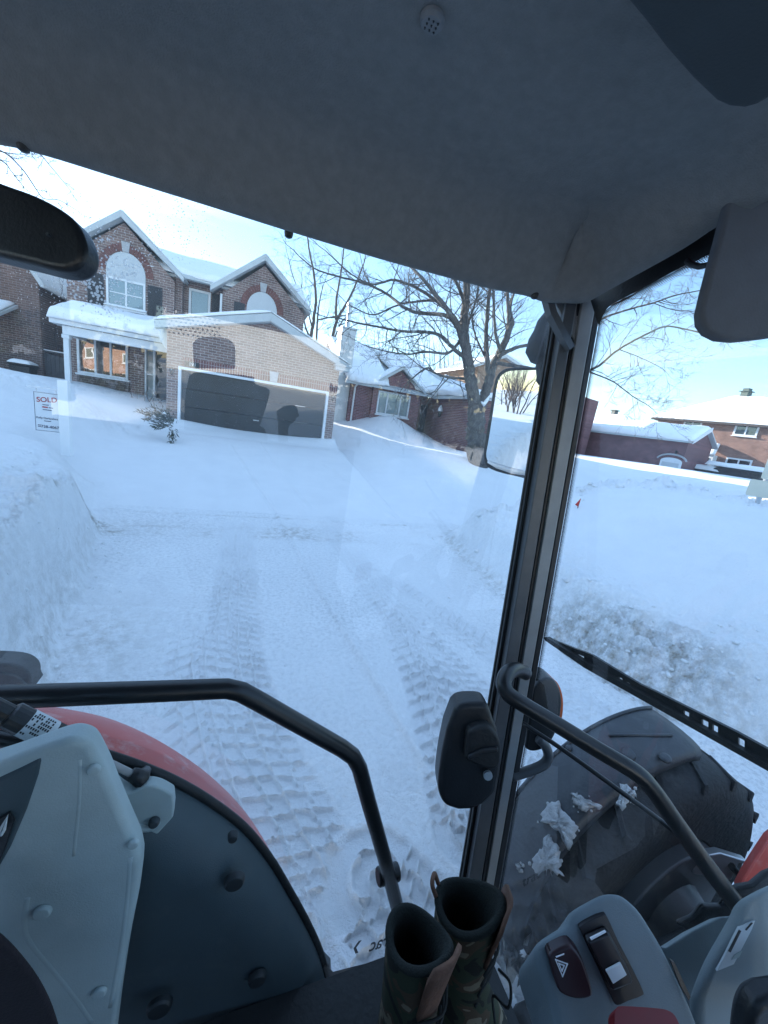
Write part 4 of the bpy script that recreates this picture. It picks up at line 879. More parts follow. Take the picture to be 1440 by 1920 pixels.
# juniper poking out of the snow by the garage
c = pZ(300, 790, 1.12); t = thing('juniper_bush', tuple(c), 'dark green evergreen bush half buried in snow beside the garage', 'bush')
mb = MB(); rg = random.Random(3); K_ = (c-CAM).dot(FWD)
for (sx, sy), (ex, ey) in (((322,795),(264,772)), ((322,800),(287,764)), ((324,800),(302,768)), ((325,805),(275,785)), ((326,800),(315,770)), ((325,800),(322,828)), ((320,790),(270,772)), ((322,790),(296,778)), ((326,796),(290,800))):
    a, b = pK(sx, sy, K_+.1), pK(ex, ey, K_+rg.uniform(-.4,.3)); d = b-a
    for s_ in range(95):
        tt = rg.uniform(.15, 1.0); p = a+d*tt+Vector((rg.gauss(0,.05),rg.gauss(0,.05),rg.gauss(0,.03))); nd = (d.normalized()+Vector((rg.gauss(0,.45),rg.gauss(0,.45),rg.gauss(0,.35)))).normalized()*rg.uniform(.07,.17); w_ = rnd_perp(nd.normalized(), rg)*.011
        mb.add([p-w_, p+nd*.5+w_*.8+Vector((0,0,.006)), p+nd, p+nd*.5-w_*1.4], [(0,1,2,3)])
jm = mb.build('foliage', pmat('juniper_green', (.022,.04,.022), .7, .45, 9), t)
mb = MB()
for (x, y, r) in ((296,783,.16), (275,778,.10), (310,777,.09)): q = pK(x, y, K_-.08); mb.tube([q+Vector((-r,0,-.01)), q+Vector((-r*.5,0,.03)), q+Vector((r*.4,0,.03)), q+Vector((r,0,-.01))], [.01, r*.32, r*.3, .01], 8)
mb.build('lying_snow', M['snow'], t, smooth=True)
# dry twigs by the front door
c = pY(275, 742, 16.4); t = thing('dry_bush', tuple(c), 'dry twiggy bush sticking out of snow below the front door', 'bush')
mb = MB(); rg = random.Random(17)
for i in range(12): grow(mb, c+Vector((rg.uniform(-.5,.5), rg.uniform(-.2,.2), -.2)), Vector((rg.uniform(-.8,.8), rg.uniform(-.5,.2), .8)), rg.uniform(.4,.8), .009, 1, rg, .0, (3,))
mb.build('stem', M['twig'], t)
# sold sign
sg = thing('sold_sign', (-3.1, 8.5, .8), 'white real estate sign reading SOLD hung from a white wooden post', 'sign')
mb = MB(); a0 = pY(119, 716, 8.5); b0 = pY(133, 712, 8.5); w_ = .155
mb.box((-3.18,8.44,.6),(-3.03,8.58,1.93)); mb.build('post', pmat('post_paint', (.86,.87,.87), .5, .03, 3), sg, bevel=.006)
mb = MB(); mb.box((-3.62,8.47,1.735),(-3.18,8.53,1.765)); mb.build('arm', M['white'], sg, bevel=.004)
mb = MB()
for x_ in (-3.50, -3.22): mb.tube([(x_,8.5,1.735),(x_,8.5,1.675)], .006, 6)
mb.build('hook', M['metal'], sg)
mb = MB(); mb.box((-3.545,8.49,1.00),(-3.175,8.51,1.68)); pn = mb.build('panel', pmat('sign_board', (.70,.73,.76), .5, .03, 4), sg, bevel=.004)
ink = pmat('sign_ink', (.02,.03,.07), .6); red = pmat('sign_red', (.38,.02,.03), .6)
mb = MB()
for a, b in (((-3.535,1.664),(-3.185,1.670)), ((-3.535,1.010),(-3.185,1.016)), ((-3.535,1.016),(-3.529,1.664)), ((-3.191,1.016),(-3.185,1.664))): mb.box((a[0],8.487,a[1]),(b[0],8.4895,b[1]))
mb.build('border', ink, pn)
mb = MB(); mb.prism([(-3.475,8.4868,1.475),(-3.225,8.4868,1.505),(-3.225,8.4868,1.635),(-3.475,8.4868,1.605)], (0,.0025,0)); mb.build('sold_flash', M['white'], pn)
R_S = (1, 0, .06)
text_mesh('sold_lettering', 'SOLD', (-3.352, 8.485, 1.553), (1,0,.10), (0,0,1), .118, red, pn, .002, bold=.012)
text_mesh('name_lettering', 'Kelly Darbyshire', (-3.363, 8.4875, 1.235), (1,0,0), (0,0,1), .046, ink, pn, .002, bold=.006)
text_mesh('number_lettering', '728-4067', (-3.328, 8.4875, 1.085), (1,0,0), (0,0,1), .068, ink, pn, .002, bold=.008)
mb = MB()
for i in range(1):
    mb.box((-3.425,8.487,1.415),(-3.345,8.4892,1.438))
mb.build('red_bar', red, pn)
mb = MB()
for x0, x1, z in ((-3.335,-3.27,1.418), (-3.42,-3.33,1.46), (-3.42,-3.29,1.375), (-3.41,-3.31,1.18), (-3.50,-3.455,1.10), (-3.50,-3.455,1.075)): mb.box((x0,8.487,z),(x1,8.4892,z+.012))
mb.build('small_print', ink, pn)
# fence and bin between the houses
t = thing('wooden_fence', (-7.7, 20.2, 1.2), 'grey board fence capped with snow between the two brick houses', 'fence')
mb = MB()
for i in range(9): x_ = -8.35 + i*.145; mb.box((x_,20.2,.8),(x_+.135,20.235,2.70-.018*i))
mb.build('board', M['fence'], t); mb = MB(); mb.box((-8.4,20.15,2.71),(-7.0,20.29,2.76)); mb.build('rail', M['fence'], t)
snow_slab('lying_snow', (-8.4,20.14,2.765), (-7.0,20.14,2.745), (-7.0,20.30,2.745), (-8.4,20.30,2.765), .07, t, 71, .01, .01, 24, 5)
t = thing('waste_bin', (-8.3, 19.3, 1.4), 'dark waste bin with a rounded snow cap by the left house', 'bin')
mb = MB(); mb.prism([(-8.58,19.0,1.3),(-8.02,19.0,1.3),(-7.98,19.0,2.03),(-8.62,19.0,2.03)], (0,.6,0)); mb.build('body', M['black'], t, bevel=.03)
mb = MB(); mb.box((-8.65,18.96,2.035),(-7.95,19.64,2.09)); mb.build('lid', M['black'], t, bevel=.02)
snow_slab('lying_snow', (-8.64,18.96,2.09), (-7.96,18.96,2.09), (-7.96,19.64,2.09), (-8.64,19.64,2.09), .16, t, 74, .0, .0, 20, 10)
# street sign seen from behind, at the right edge
P0 = pP(1418, 948, CAM + ray(1418,948).normalized()*13, FWD); sn = Vector((-.87,-.49,0)).normalized(); su = Vector((0,0,1)).cross(sn).normalized()
if su.dot(R_S if False else Vector((float(rv[0]), float(dv[0]), 0))) < 0: su = -su
t = thing('street_sign', (P0.x, P0.y, 1.2), 'cream backed street sign on a steel post in the corner snowbank', 'sign')
mb = MB(); mb.tube([P0+Vector((0,0,-.6)), P0+Vector((0,0,3.2))], .055, 12); mb.build('post', M['metal'], t, smooth=True)
def plate(name, ua, ub, za, zb, off, mat):
    o = P0 + sn*off; mb = MB(); r = .05; pts = []
    for cx_, cz_, a0 in ((ub-r, zb-r, 0), (ua+r, zb-r, 90), (ua+r, za+r, 180), (ub-r, za+r, 270)):
        for k in range(5): a = math.radians(a0+k*22.5); pts.append(o + su*(cx_+r*math.cos(a)) + Vector((0,0,cz_+r*math.sin(a))))
    mb.prism(pts, sn*.006); return mb.build(name, mat, t)
cream = pmat('sign_back', (.66,.63,.52), .5, .06, 3)
u0 = (pP(1415, 895, P0, sn)-P0).dot(su); zz = (pP(1415, 897, P0, sn)).z-P0.z; z2 = (pP(1440, 815, P0, sn)).z-P0.z
plate('sign_panel', u0+.10, u0+1.3, zz+.02, z2+.9, .065, cream); plate('tab_panel', u0-.06, u0+.75, zz-.42, zz-.02, .065, cream)
# red marker flag in the snow
c = pK(1083, 949, 6.35); t = thing('marker_flag', tuple(c), 'small red marker flag poking out of the snowbank', 'flag')
mb = MB(); mb.tube([c+Vector((0,0,-.3)), c+Vector((.02,0,.13))], .006, 6); mb.build('stake', M['black'], t)
mb = MB(); mb.prism([c+Vector((.02,-.008,.13)), c+Vector((-.055,-.0,.02)), c+Vector((.012,-.004,-.01))], (.004,.012,0)); mb.build('pennant', pmat('flag_red', (.55,.03,.02), .6), t)
# snow covered cars in front of the hipped house
def car(px, py, Z, yaw, L_, label, capL):
    o = pP(px, py, H2.p(0, 0, 4.5), H2.n); Z = o.z-.85; t = thing('parked_car', (o.x, o.y, Z-.9), label, 'car', 'snow covered cars in front of the hipped house')
    ax = Vector((math.cos(yaw), math.sin(yaw), 0)); ay = Vector((-math.sin(yaw), math.cos(yaw), 0)); b = Vector((o.x, o.y, Z-.9))
    def P_(u, v, z): return b+ax*u+ay*v+Vector((0,0,z))
    prof = [(-L_/2,.3),(L_/2,.3),(L_/2,.75),(L_*.32,.85),(L_*.2,1.4),(-L_*.28,1.42),(-L_*.42,.9),(-L_/2,.85)]
    mb = MB(); mb.prism([P_(u,-.85,z) for u, z in prof], ay*1.7); mb.build('body', pmat('car_paint', (.03,.04,.045), .3), t, bevel=.08)
    for s_ in (-1, 1):
        mb = MB(); mb.prism([P_(u, s_*.86, z) for u, z in ((L_*.29,.9),(L_*.18,1.33),(-L_*.26,1.35),(-L_*.38,.95))], ay*s_*.01); mb.build('window', M['pane'], t)
    for u in (-L_*.31, L_*.31):
        for s_ in (-1, 1):
            mb = MB(); mb.tube([P_(u, s_*.66, .32), P_(u, s_*.88, .32)], .32, 20); mb.build('wheel', M['rubber'], t)
    snow_slab('lying_snow', P_(-L_*.46,-.86,1.40), P_(L_*.3,-.86,1.40), P_(L_*.3,.86,1.40), P_(-L_*.46,.86,1.40), .34, t, 81+px, .05, .05, 30, 12)
    snow_slab('bonnet_snow', P_(L_*.28,-.84,.86), P_(L_*.5,-.84,.78), P_(L_*.5,.84,.78), P_(L_*.28,.84,.86), .2, t, 82+px, .03, .03, 16, 10)
car(1322, 873, 1.9, math.atan2(ud.y, ud.x)+math.pi, 4.0, 'small dark parked car under a rounded snow cap', 1)
car(1400, 873, 1.9, math.atan2(ud.y, ud.x)+math.pi, 5.0, 'long dark parked car under thick snow, nearer the street sign', 1)
# ------------------------------------------------------------------ the tractor (camera sits in its cab)
tr = thing('tractor', (.2, 0, 0), 'red tractor with grey cab trim, black rails and big glass door, seen from its seat', 'tractor')
M['liner'] = pmat('headliner_felt', (.20, .202, .198), .95, .10, 60, .25, 420)
M['console_dark'] = pmat('console_shell', (.035, .045, .05), .8, .12, 20, .1, 300)
M['visor'] = pmat('visor_vinyl', (.10, .108, .122), .8, .10, 30, .12, 300)
M['trim'] = pmat('grey_plastic', (.40, .48, .485), .55, .10, 8, .12, 500, col2=(.46, .53, .53), thr=(.55, .80))
M['trim_dark'] = pmat('slate_plastic', (.056, .084, .098), .55, .12, 6, .12, 500, col2=(.075, .098, .108), thr=(.52, .78))
M['red'] = pmat('red_paint', (.50, .075, .06), .38, .12, 5, col2=(.56, .30, .28), thr=(.56, .72))
M['pillar'] = pmat('pillar_paint', (.085, .092, .10), .38, .18, 12, .05, 90)
M['pillar_light'] = pmat('pillar_face', (.30, .31, .315), .42, .18, 6, .03, 90)
M['console_grey'] = pmat('console_plastic', (.165, .205, .225), .5, .10, 8, .12, 500, col2=(.20, .235, .25), thr=(.55, .80)); M['dash_grey'] = pmat('dash_plastic', (.24, .285, .30), .55, .10, 8, .12, 500)
M['bolt'] = pmat('bolt_cap', (.05, .06, .068), .5, .15, 20)
M['blackcap'] = pmat('black_cap', (.022,.028,.032), .5, .15, 20)
M['fender'] = pmat('mudguard', (.032, .037, .045), .45, .35, 5, .12, 90, col2=(.06, .065, .072), thr=(.5, .8))
M['switch'] = pmat('switch_black', (.012, .010, .012), .35, .2, 20)
M['maroon'] = pmat('switch_maroon', (.030, .012, .016), .4, .2, 20)
M['label'] = pmat('white_label', (.62, .66, .68), .5, .06, 12)
M['lever'] = pmat('red_lever', (.24, .022, .028), .45, .1, 10)
M['tyre'] = pmat('front_tyre', (.017, .019, .022), .8, .4, 7, .3, 60, col2=(.05, .053, .057), thr=(.52, .78))
M['seatcloth'] = pmat('seat_cloth', (.02, .014, .018), .9, .3, 30, .2, 300)
DN = Vector((0, 1.58, .05)).normalized(); DP = Vector((0, .80, H+.28))           # plane of the door glass
WN = Vector((1, 0, .12)).normalized(); WP = Vector((.665, 0, H+.28))               # plane of the windscreen
def pD(x, y, off=0.): return pP(x, y, DP + DN*off, DN)
def pW(x, y, off=0.): return pP(x, y, WP + WN*off, WN)
def slab(pts3, ext, name, mat, parent=tr, bevel=.004, seg=3): return MB().prism(pts3, ext).build(name, mat, parent, bevel=bevel, seg=seg)
def dense(pts, n=6):
    return [tuple(v) for v in [(p.x, p.y) for p in smooth_path([Vector((x, y, 0)) for x, y in pts], n)]]
# headlining with a rolled rim
door_px = [(-160,232),(-60,258),(0,275),(50,287),(110,303),(200,332),(300,362),(400,393),(470,415),(530,434),(600,455),(700,486),(800,513),(900,540),(960,553),(985,556),(1005,566),(1030,571),(1060,570),(1085,573),(1108,568)]
rim = [pZ(x, y, H+.28) for x, y in door_px]
xr = rim[-1].x
wind_px = [(1130,556),(1165,537),(1210,513),(1260,486),(1310,457),(1345,428)]
wr = [pX(x, y, xr+.012) for x, y in wind_px]
last = wr[-1]
rim += wr + [Vector((xr+.01, Y, last.z+.03*min(1, (last.y-Y)*3))) for Y in (.36, .2, 0, -.2, -.4, -.6)] + [Vector((xr-.03, -.74, H+.30)), Vector((.3, -.80, H+.28)), Vector((-.3, -.80, H+.28)), Vector((-.85, -.76, H+.28)), Vector((-.92, -.3, H+.28)), Vector((-.92, .3, H+.28)), Vector((-.85, .74, H+.28))]
n_ = len(rim); loops = []
flat = H+.395
for inset, up in ((.0, -1.0), (-.004, -.2), (0, 0), (.018, -.03), (.038, .10), (.055, .38), (.075, .68), (.105, .90), (.15, 1.0)):
    lp = []
    for i, p in enumerate(rim):
        a, b = rim[i-1], rim[(i+1) % n_]; t = Vector((b.x-a.x, b.y-a.y, 0)).normalized(); nn = Vector((t.y, -t.x, 0))
        z_ = p.z + (.10 if up == -1 else .03 if up == -.2 else up*(flat-p.z))
        lp.append(Vector((p.x, p.y, 0)) + nn*inset + Vector((0, 0, z_)))
    loops.append(lp)
mb = MB(); mb.loft(loops, True); k0 = len(mb.v)-n_; mb.add([Vector((-.1, 0, flat+.004))], []); ci = len(mb.v)-1
mb.f += [(k0+i, k0+(i+1) % n_, ci) for i in range(n_)]
hl = mb.build('headliner', M['liner'], tr, smooth=True, sub=1)
mb = MB(); mb.box((-1.0,-.86,H+.42),(.76,.86,H+.56)); mb.build('roof', M['red'], tr, bevel=.05, seg=4)
# plug in the headlining, clips along the rim
q = pZ(811, 34, flat); mb = MB(); mb.tube([q+Vector((0,0,.004)), q+Vector((0,0,-.003)), q+Vector((0,0,-.006))], [.0125,.0125,.010], 24); bt_ = mb.build('plug', pmat('plug_plastic', (.20,.205,.21), .7, .1, 90), hl)
mb = MB()
for i in range(3):
    for j in range(3):
        c = q+Vector(((i-1)*.005,(j-1)*.005,-.0065)); mb.tube([c+Vector((0,0,.001)), c-Vector((0,0,.0006))], .0009, 8)
mb.build('hole', M['black'], bt_)
for x, y in ((48,276),(541,438),(999,553)):
    q = pZ(x, y, H+.283)+Vector((0,-.006,0)); mb = MB(); mb.tube([q+Vector((0,.0,.012)), q+Vector((0,0,-.002)), q+Vector((0,0,-.007)), q+Vector((0,0,-.009))], [.0075,.0075,.0065,.003], 14); mb.build('clip', M['black'], hl)
# overhead console and visor
ow = [(1118,-60),(1155,0),(1200,52),(1240,103),(1290,158),(1335,200),(1360,211),(1390,214),(1420,206),(1445,192),(1520,150),(1520,-60)]
slab([pZ(x, y, flat-.055) for x, y in ow], (0,0,.06), 'overhead_console', M['console_dark'], bevel=.012, seg=4)
vs = [(1408,262),(1385,318),(1363,396),(1352,440),(1338,490),(1323,548),(1315,582),(1317,604),(1330,622),(1352,633),(1385,636),(1440,630),(1560,612),(1560,215)]
slab([pK(x, y, .50+.0001*(y-262)) for x, y in vs], FWD*.018, 'sun_visor', M['visor'], bevel=.007, seg=4)
mb = MB(); mb.tube([pW(x, y, -.03) for x, y in ((1288,488),(1296,496),(1312,500),(1330,496),(1345,488))], .0045, 8); mb.build('visor_hook', M['black'], tr, smooth=True)
# interior mirror pad
ms = dense([(-90,305),(0,339),(60,361),(108,386),(138,412),(154,444),(157,470),(148,492),(128,503),(98,502),(50,490),(0,478),(-90,455)], 4)
slab([pK(x, y, .46) for x, y in ms], FWD*.03, 'interior_mirror', M['black'], bevel=.008, seg=4)
q = pK(88, 438, .455); mb = MB(); mb.tube([q, q-FWD*-.004], .002, 8); mb.build('mirror_stud', M['bolt'], tr)
# door glass
def sheet(name, quad, nu, nw, plane, mat, dustf):
    (ax, ay), (bx, by), (cx_, cy_), (dx, dy) = quad; rows = []; du = []
    for j in range(nw+1):
        v = j/nw; r = []
        for i in range(nu+1):
            u = i/nu; x = (ax*(1-u)+bx*u)*(1-v)+(dx*(1-u)+cx_*u)*v; y = (ay*(1-u)+by*u)*(1-v)+(dy*(1-u)+cy_*u)*v
            r.append(plane(x, y)); du.append(dustf(x, y))
        rows.append(r)
    mb = MB(); mb.loft(rows); o = mb.build(name, mat, tr)
    at = o.data.attributes.new('dust', 'FLOAT', 'POINT'); at.data.foreach_set('value', np.array(du, np.float32)); return o
def dust_door(x, y):
    a = math.exp(-((x-175)/150)**2-((y-500)/130)**2)*1.1 + .30*math.exp(-((x-330)/260)**2-((y-420)/120)**2) + .25*math.exp(-((x-420)/120)**2-((y-770)/80)**2)
    return max(.0, a)
M['door_glass'] = glassmat('door_glass', (.96,.975,.97), 1.75, .8, .036); M['wind_glass'] = glassmat('windscreen_glass', (.96,.98,.985), 1.1, 0, .008)
dg_ = sheet('door_glass', ((-120,215),(1062,545),(872,1690),(-120,1960)), 40, 40, pD, M['door_glass'], dust_door)
sheet('windscreen', ((1100,560),(1560,330),(1560,2060),(860,2020)), 4, 4, lambda x, y: pW(x, y, .0), M['wind_glass'], lambda x, y: 0)
# mirrored maker's lettering on the glass
a, b = pD(657, 1786, -.003), pD(722, 1765, -.003); rt = (b-a).normalized(); upv = rt.cross(DN).normalized(); upv = upv if upv.z > 0 else -upv
ink2 = pmat('decal_ink', (.012,.016,.02), .5)
text_mesh('lettering', 'trac', pD(716, 1767, -.003), -rt, upv, .060, ink2, dg_, .0008, bold=.006, tall=1.75)
mb = MB(); c0 = pD(668, 1777, -.003); s_ = .034
for sg in (1, -1):
    mb.prism([c0+rt*(-.010), c0+rt*(.0), c0+rt*.014+upv*sg*s_, c0+rt*(.003)+upv*sg*s_], DN*.0008)
mb.build('chevron_mark', ink2, dg_)
# pillar built of its seal, faces and printed glass edge
def strip(xa, xb, xc, xd, ya, yb, ka, kb, name, mat, th=.03, parent=tr, off=0.):
    t = (1110-1090)  # noqa
    back = (FWD*.9).normalized()*th
    return slab([pK(xa, ya, ka+off), pK(xb, ya, ka+off), pK(xd, yb, kb+off), pK(xc, yb, kb+off)], back, name, mat, parent, bevel=.003)
def bx(x666, x1639, y): return x666 + (x1639-x666)*(y-666)/(1639-666)
bnd = [(1030,869),(1045,881),(1066,905),(1075,914),(1101,930),(1112,941)]
yt, yb = 548, 1720
kt, kb = .80, 1.05
pp = None
for i, (nm, mt, off) in enumerate((('door_seal', M['rubber'], .03), ('pillar', M['pillar'], 0), ('pillar_groove', M['black'], .012), ('pillar_face', M['pillar_light'], .004), ('glass_edge', M['black'], .015))):
    (a, b), (c, d) = bnd[i], bnd[i+1]
    strip(bx(a,b,yt), bx(c,d,yt), bx(a,b,yb), bx(c,d,yb), yt, yb, kt, kb, nm, mt, .035, tr, off)
# a thin second seal lip gives the double black edge
strip(bx(1030,869,yt)-7, bx(1030,869,yt)-3, bx(1030,869,yb)-6, bx(1030,869,yb)-3, yt, yb, kt+.03, kb+.03, 'seal_lip', M['rubber'], .01)
# gusset under the roof corner
mb = MB(); mb.tube([pK(1022,545,.80), pK(1034,590,.80), pK(1068,655,.815)], .0115, 4); mb.build('gusset_bar', M['pillar'], tr)
slab([pK(1035,556,.815), pK(1096,556,.815), pK(1078,640,.825)], FWD*.01, 'gusset_plate', M['pillar_light'], tr, bevel=.002)
# frit dots on the windscreen
def fritmat():
    m, nt, out = newmat('frit_dots'); at = N(nt, 'ShaderNodeAttribute', attribute_name='fuv')
    sp = N(nt, 'ShaderNodeSeparateXYZ'); L(nt, at.outputs['Vector'], sp.inputs[0])
    def mth(op, a, b=None):
        n = N(nt, 'ShaderNodeMath', operation=op)
        for i, v in enumerate((a, b)):
            if v is None: continue
            if hasattr(v, 'links'): L(nt, v, n.inputs[i])
            else: n.inputs[i].default_value = v
        return n.outputs[0]
    row = mth('FLOOR', sp.outputs[1]); half = mth('MULTIPLY', mth('MODULO', row, 2.0), .5)
    u = mth('SUBTRACT', mth('FRACT', mth('ADD', sp.outputs[0], half)), .5); v = mth('SUBTRACT', mth('FRACT', sp.outputs[1]), .5)
    d = mth('SQRT', mth('ADD', mth('MULTIPLY', u, u), mth('MULTIPLY', v, v)))
    rad = mth('SUBTRACT', .56, mth('MULTIPLY', row, .085)); f = mth('LESS_THAN', d, rad)
    t = N(nt, 'ShaderNodeBsdfTransparent'); b = N(nt, 'ShaderNodeBsdfDiffuse', i_Color=(.006,.007,.008,1)); mx = N(nt, 'ShaderNodeMixShader')
    L(nt, f, mx.inputs[0]); L(nt, t.outputs[0], mx.inputs[1]); L(nt, b.outputs[0], mx.inputs[2]); L(nt, mx.outputs[0], out.inputs[0]); return m
fm = fritmat()
edge = [(bx(1112,941,y), y) for y in range(1700, 640, -60)] + [(1117,640),(1122,612),(1130,590),(1145,574),(1165,562),(1200,544),(1250,517),(1300,490),(1352,461),(1420,420)]
edge = dense(edge, 3); P_in = [pW(x, y, -.002) for x, y in edge]
rows = [[], []]; fuv = [[], []]; s_ = 0
for i, p in enumerate(P_in):
    a, b = P_in[max(0, i-1)], P_in[min(len(P_in)-1, i+1)]; t = (b-a).normalized(); nn = WN.cross(t).normalized()
    if nn.dot(pW(1300, 1000)-p) < 0: nn = -nn
    if i: s_ += (p-P_in[i-1]).length
    wd = .0125; pit = .0042*(p-CAM).length/.8
    rows[0].append(p); rows[1].append(p+nn*wd); fuv[0].append((s_/.0033, 0, 0)); fuv[1].append((s_/.0033, 4.6, 0))
mb = MB(); mb.loft(rows); o = mb.build('frit_band', fm, tr); at = o.data.attributes.new('fuv', 'FLOAT_VECTOR', 'POINT'); at.data.foreach_set('vector', np.array(fuv[0]+fuv[1], np.float32).ravel())
# black printed band above the dots
top = [(1100,540),(1122,528),(1155,508),(1200,484),(1250,458),(1300,430),(1350,400)]; bot = [(1122,610),(1140,577),(1170,559),(1213,537),(1262,510),(1312,484),(1362,457)]
rows = [[pW(x, y, -.004) for x, y in dense(top, 5)], [pW(x, y, -.004) for x, y in dense(bot, 5)]]
mb = MB(); mb.loft(rows); mb.build('frit_edge', M['black'], tr)
# door rail
mb = MB(); path = []
rp = [(-120,1312),(0,1307),(300,1296),(425,1291),(452,1297),(480,1312),(560,1357),(640,1402),(662,1418),(674,1440),(690,1500),(720,1605),(745,1702)]
P3 = [pY(x, y, .665) for x, y in rp]; mb.tube(P3[:4]+P3[4:], .0185, 14); mb.build('door_rail', M['blackpaint'], tr, smooth=True)
q = P3[-2].lerp(P3[-1], .45); mb = MB(); mb.tube([q+Vector((-.032,.015,.0)), q+Vector((.03,.015,0))], .022, 12); mb.build('rail_mount', M['black'], tr, bevel=.004)
# gas strut
A, B = pY(-60, 1302, .57), pY(268, 1461, .57)
ax = (B-A); f = lambda t: A+ax*t
mb = MB(); mb.tube([f(0), f(.20)], .012, 14); mb.tube([f(.20), f(.21), f(.69), f(.70)], [.014,.0175,.0175,.010], 18); st = mb.build('gas_strut', M['blackpaint'], tr, smooth=False)
mb = MB(); mb.tube([f(.70), f(.93)], .0055, 12); mb.build('rod', M['pillar_light'], st, smooth=True)
mb = MB(); mb.tube([f(.92), f(.95), f(1.0), f(1.03)], [.009,.011,.014,.006], 12); mb.tube([f(.985), f(.985)+Vector((.0,.03,-.02))], .009, 10); mb.build('ball_joint', M['black'], st, smooth=True)
mb = MB(); mb.tube([f(.285), f(.42)], .0178, 18, False); lb = mb.build('sticker', M['label'], st, smooth=True)
mb = MB(); side = ax.cross(ray(80, 1370)).normalized(); tow = -(ray(80, 1370)).normalized(); axn = ax.normalized()
for i in range(9):
    for j in range(7):
        if random.random() < .25: continue
        t = .30+.012*i; th = (j-3)*.26; p = f(t)+(tow*math.cos(th)+side*math.sin(th))*.0181; e = (side*math.cos(th)-tow*math.sin(th))
        mb.add([p, p+axn*.0022, p+axn*.0022+e*.0032, p+e*.0032], [(0,1,2,3)])
mb.build('small_print', M['black'], lb)
# second hinge arm and lamp at the far left
mb = MB(); mb.tube([pY(-90,1372,.60), pY(40,1391,.60), pY(110,1402,.60)], .011, 10); mb.build('hinge_arm', M['blackpaint'], tr, smooth=True)
ol = dense([(-70,1243),(0,1244),(35,1249),(54,1262),(58,1280),(52,1296),(-70,1300)], 4)
rl = slab([pY(x, y, .95) for x, y in ol], (0,.05,0), 'rear_lamp', M['rubber'], tr, bevel=.012)
slab([pY(x, y, .945) for x, y in dense([(-70,1262),(0,1263),(28,1268),(44,1280),(48,1298),(-70,1300)], 4)], (0,.02,0), 'lens', M['black'], rl, bevel=.004)
# wheel housing inside the cab
arc = [(175,1428),(215,1440),(262,1456),(320,1480),(385,1516),(450,1564),(500,1622),(540,1686),(572,1742),(598,1798),(612,1850),(621,1905),(626,1990)]
inner = [(200,1990),(230,1800),(262,1640),(276,1592),(322,1536),(326,1492),(250,1480)]
arcd = dense(arc, 4)
out3 = [pY(x, y, .60) for x, y in arcd]
cxm = Vector((-.45, .60, 1.0))
wallp = [p + Vector((0,-.055,0)) + (cxm-p).normalized()*.030*Vector((1,0,1)).length for p in out3]
mb = MB(); rows = [[p+Vector((0,.02,0)) for p in out3], out3, [p.lerp(q, .12)+(p-cxm).normalized()*.001 for p, q in zip(out3, wallp)], [p.lerp(q, .5)+(p-cxm).normalized()*.008 for p, q in zip(out3, wallp)], wallp, [p+(cxm-p)*.10+Vector((0,-.004,0)) for p in wallp], [p+(cxm-p)*.95+Vector((0,-.004,0)) for p in wallp]]
mb.loft(rows); wh = mb.build('wheel_housing', M['trim_dark'], tr, smooth=True)
mb = MB(); mb.tube([p+(p-cxm).normalized()*.006+Vector((0,.012,0)) for p in out3], .008, 8); mb.build('edge_seal', M['rubber'], wh, smooth=True)
HY = .541
def bolt(x, y, Y, r, hgt, parent, mat, dome=True):
    q = pY(x, y, Y); mb = MB(); d = Vector((.0,-1,.05)).normalized()
    mb.tube([q, q+d*hgt*.6, q+d*hgt*.9, q+d*hgt], [r, r*.96, r*.8, r*.35], 18); mb.build('bolt', mat, parent, smooth=False, bevel=.001)
for x, y, r in ((440,1647,.0185),(483,1829,.0185),(300,1882,.0225),(437,1563,.009),(440,1928,.015)): bolt(x, y, HY, r, .013, wh, M['blackcap'])
# pale trim cover
cov = dense([(-120,1470),(0,1432),(55,1412),(100,1396),(128,1389),(152,1392),(170,1402),(183,1424),(197,1452),(212,1490),(236,1545),(256,1590),(263,1620)], 3) + dense([(262,1640),(254,1700),(240,1770),(224,1870),(208,2000)], 3) + [(-120,2000)]
slab([pY(x, y, .553) for x, y in dense([(176,1420),(206,1462),(236,1486),(256,1482),(276,1474),(300,1478),(324,1491)], 3) + [(326,1512),(324,1534)] + dense([(318,1541),(290,1572),(276,1592),(266,1625),(255,1690)], 3) + [(200,1690),(170,1500)]], (0,.02,0), 'bracket_plate', M['trim'], bevel=.006, seg=3)
mb = MB(); q_ = [pY(x, y, .548) for x, y in ((262,1500),(272,1482),(296,1478))]; mb.tube(smooth_path([pY(x, y, .552) for x, y in ((228,1530),(250,1548),(280,1552),(296,1540))], 5), .006, 10); mb.build('pressed_rib', M['trim'], tr, smooth=True)
cv = slab([pY(x, y, .485) for x, y in cov], (0,.035,0), 'trim_cover', M['trim'], tr, bevel=.010, seg=4)
for x, y, r in ((177,1441,.0082),(80,1708,.0115),(187,1858,.0105),(251,1580,.0075)): bolt(x, y, .484, r, .006, cv, M['trim'])
bolt(290, 1538, .552, .0085, .010, wh, M['bolt'])
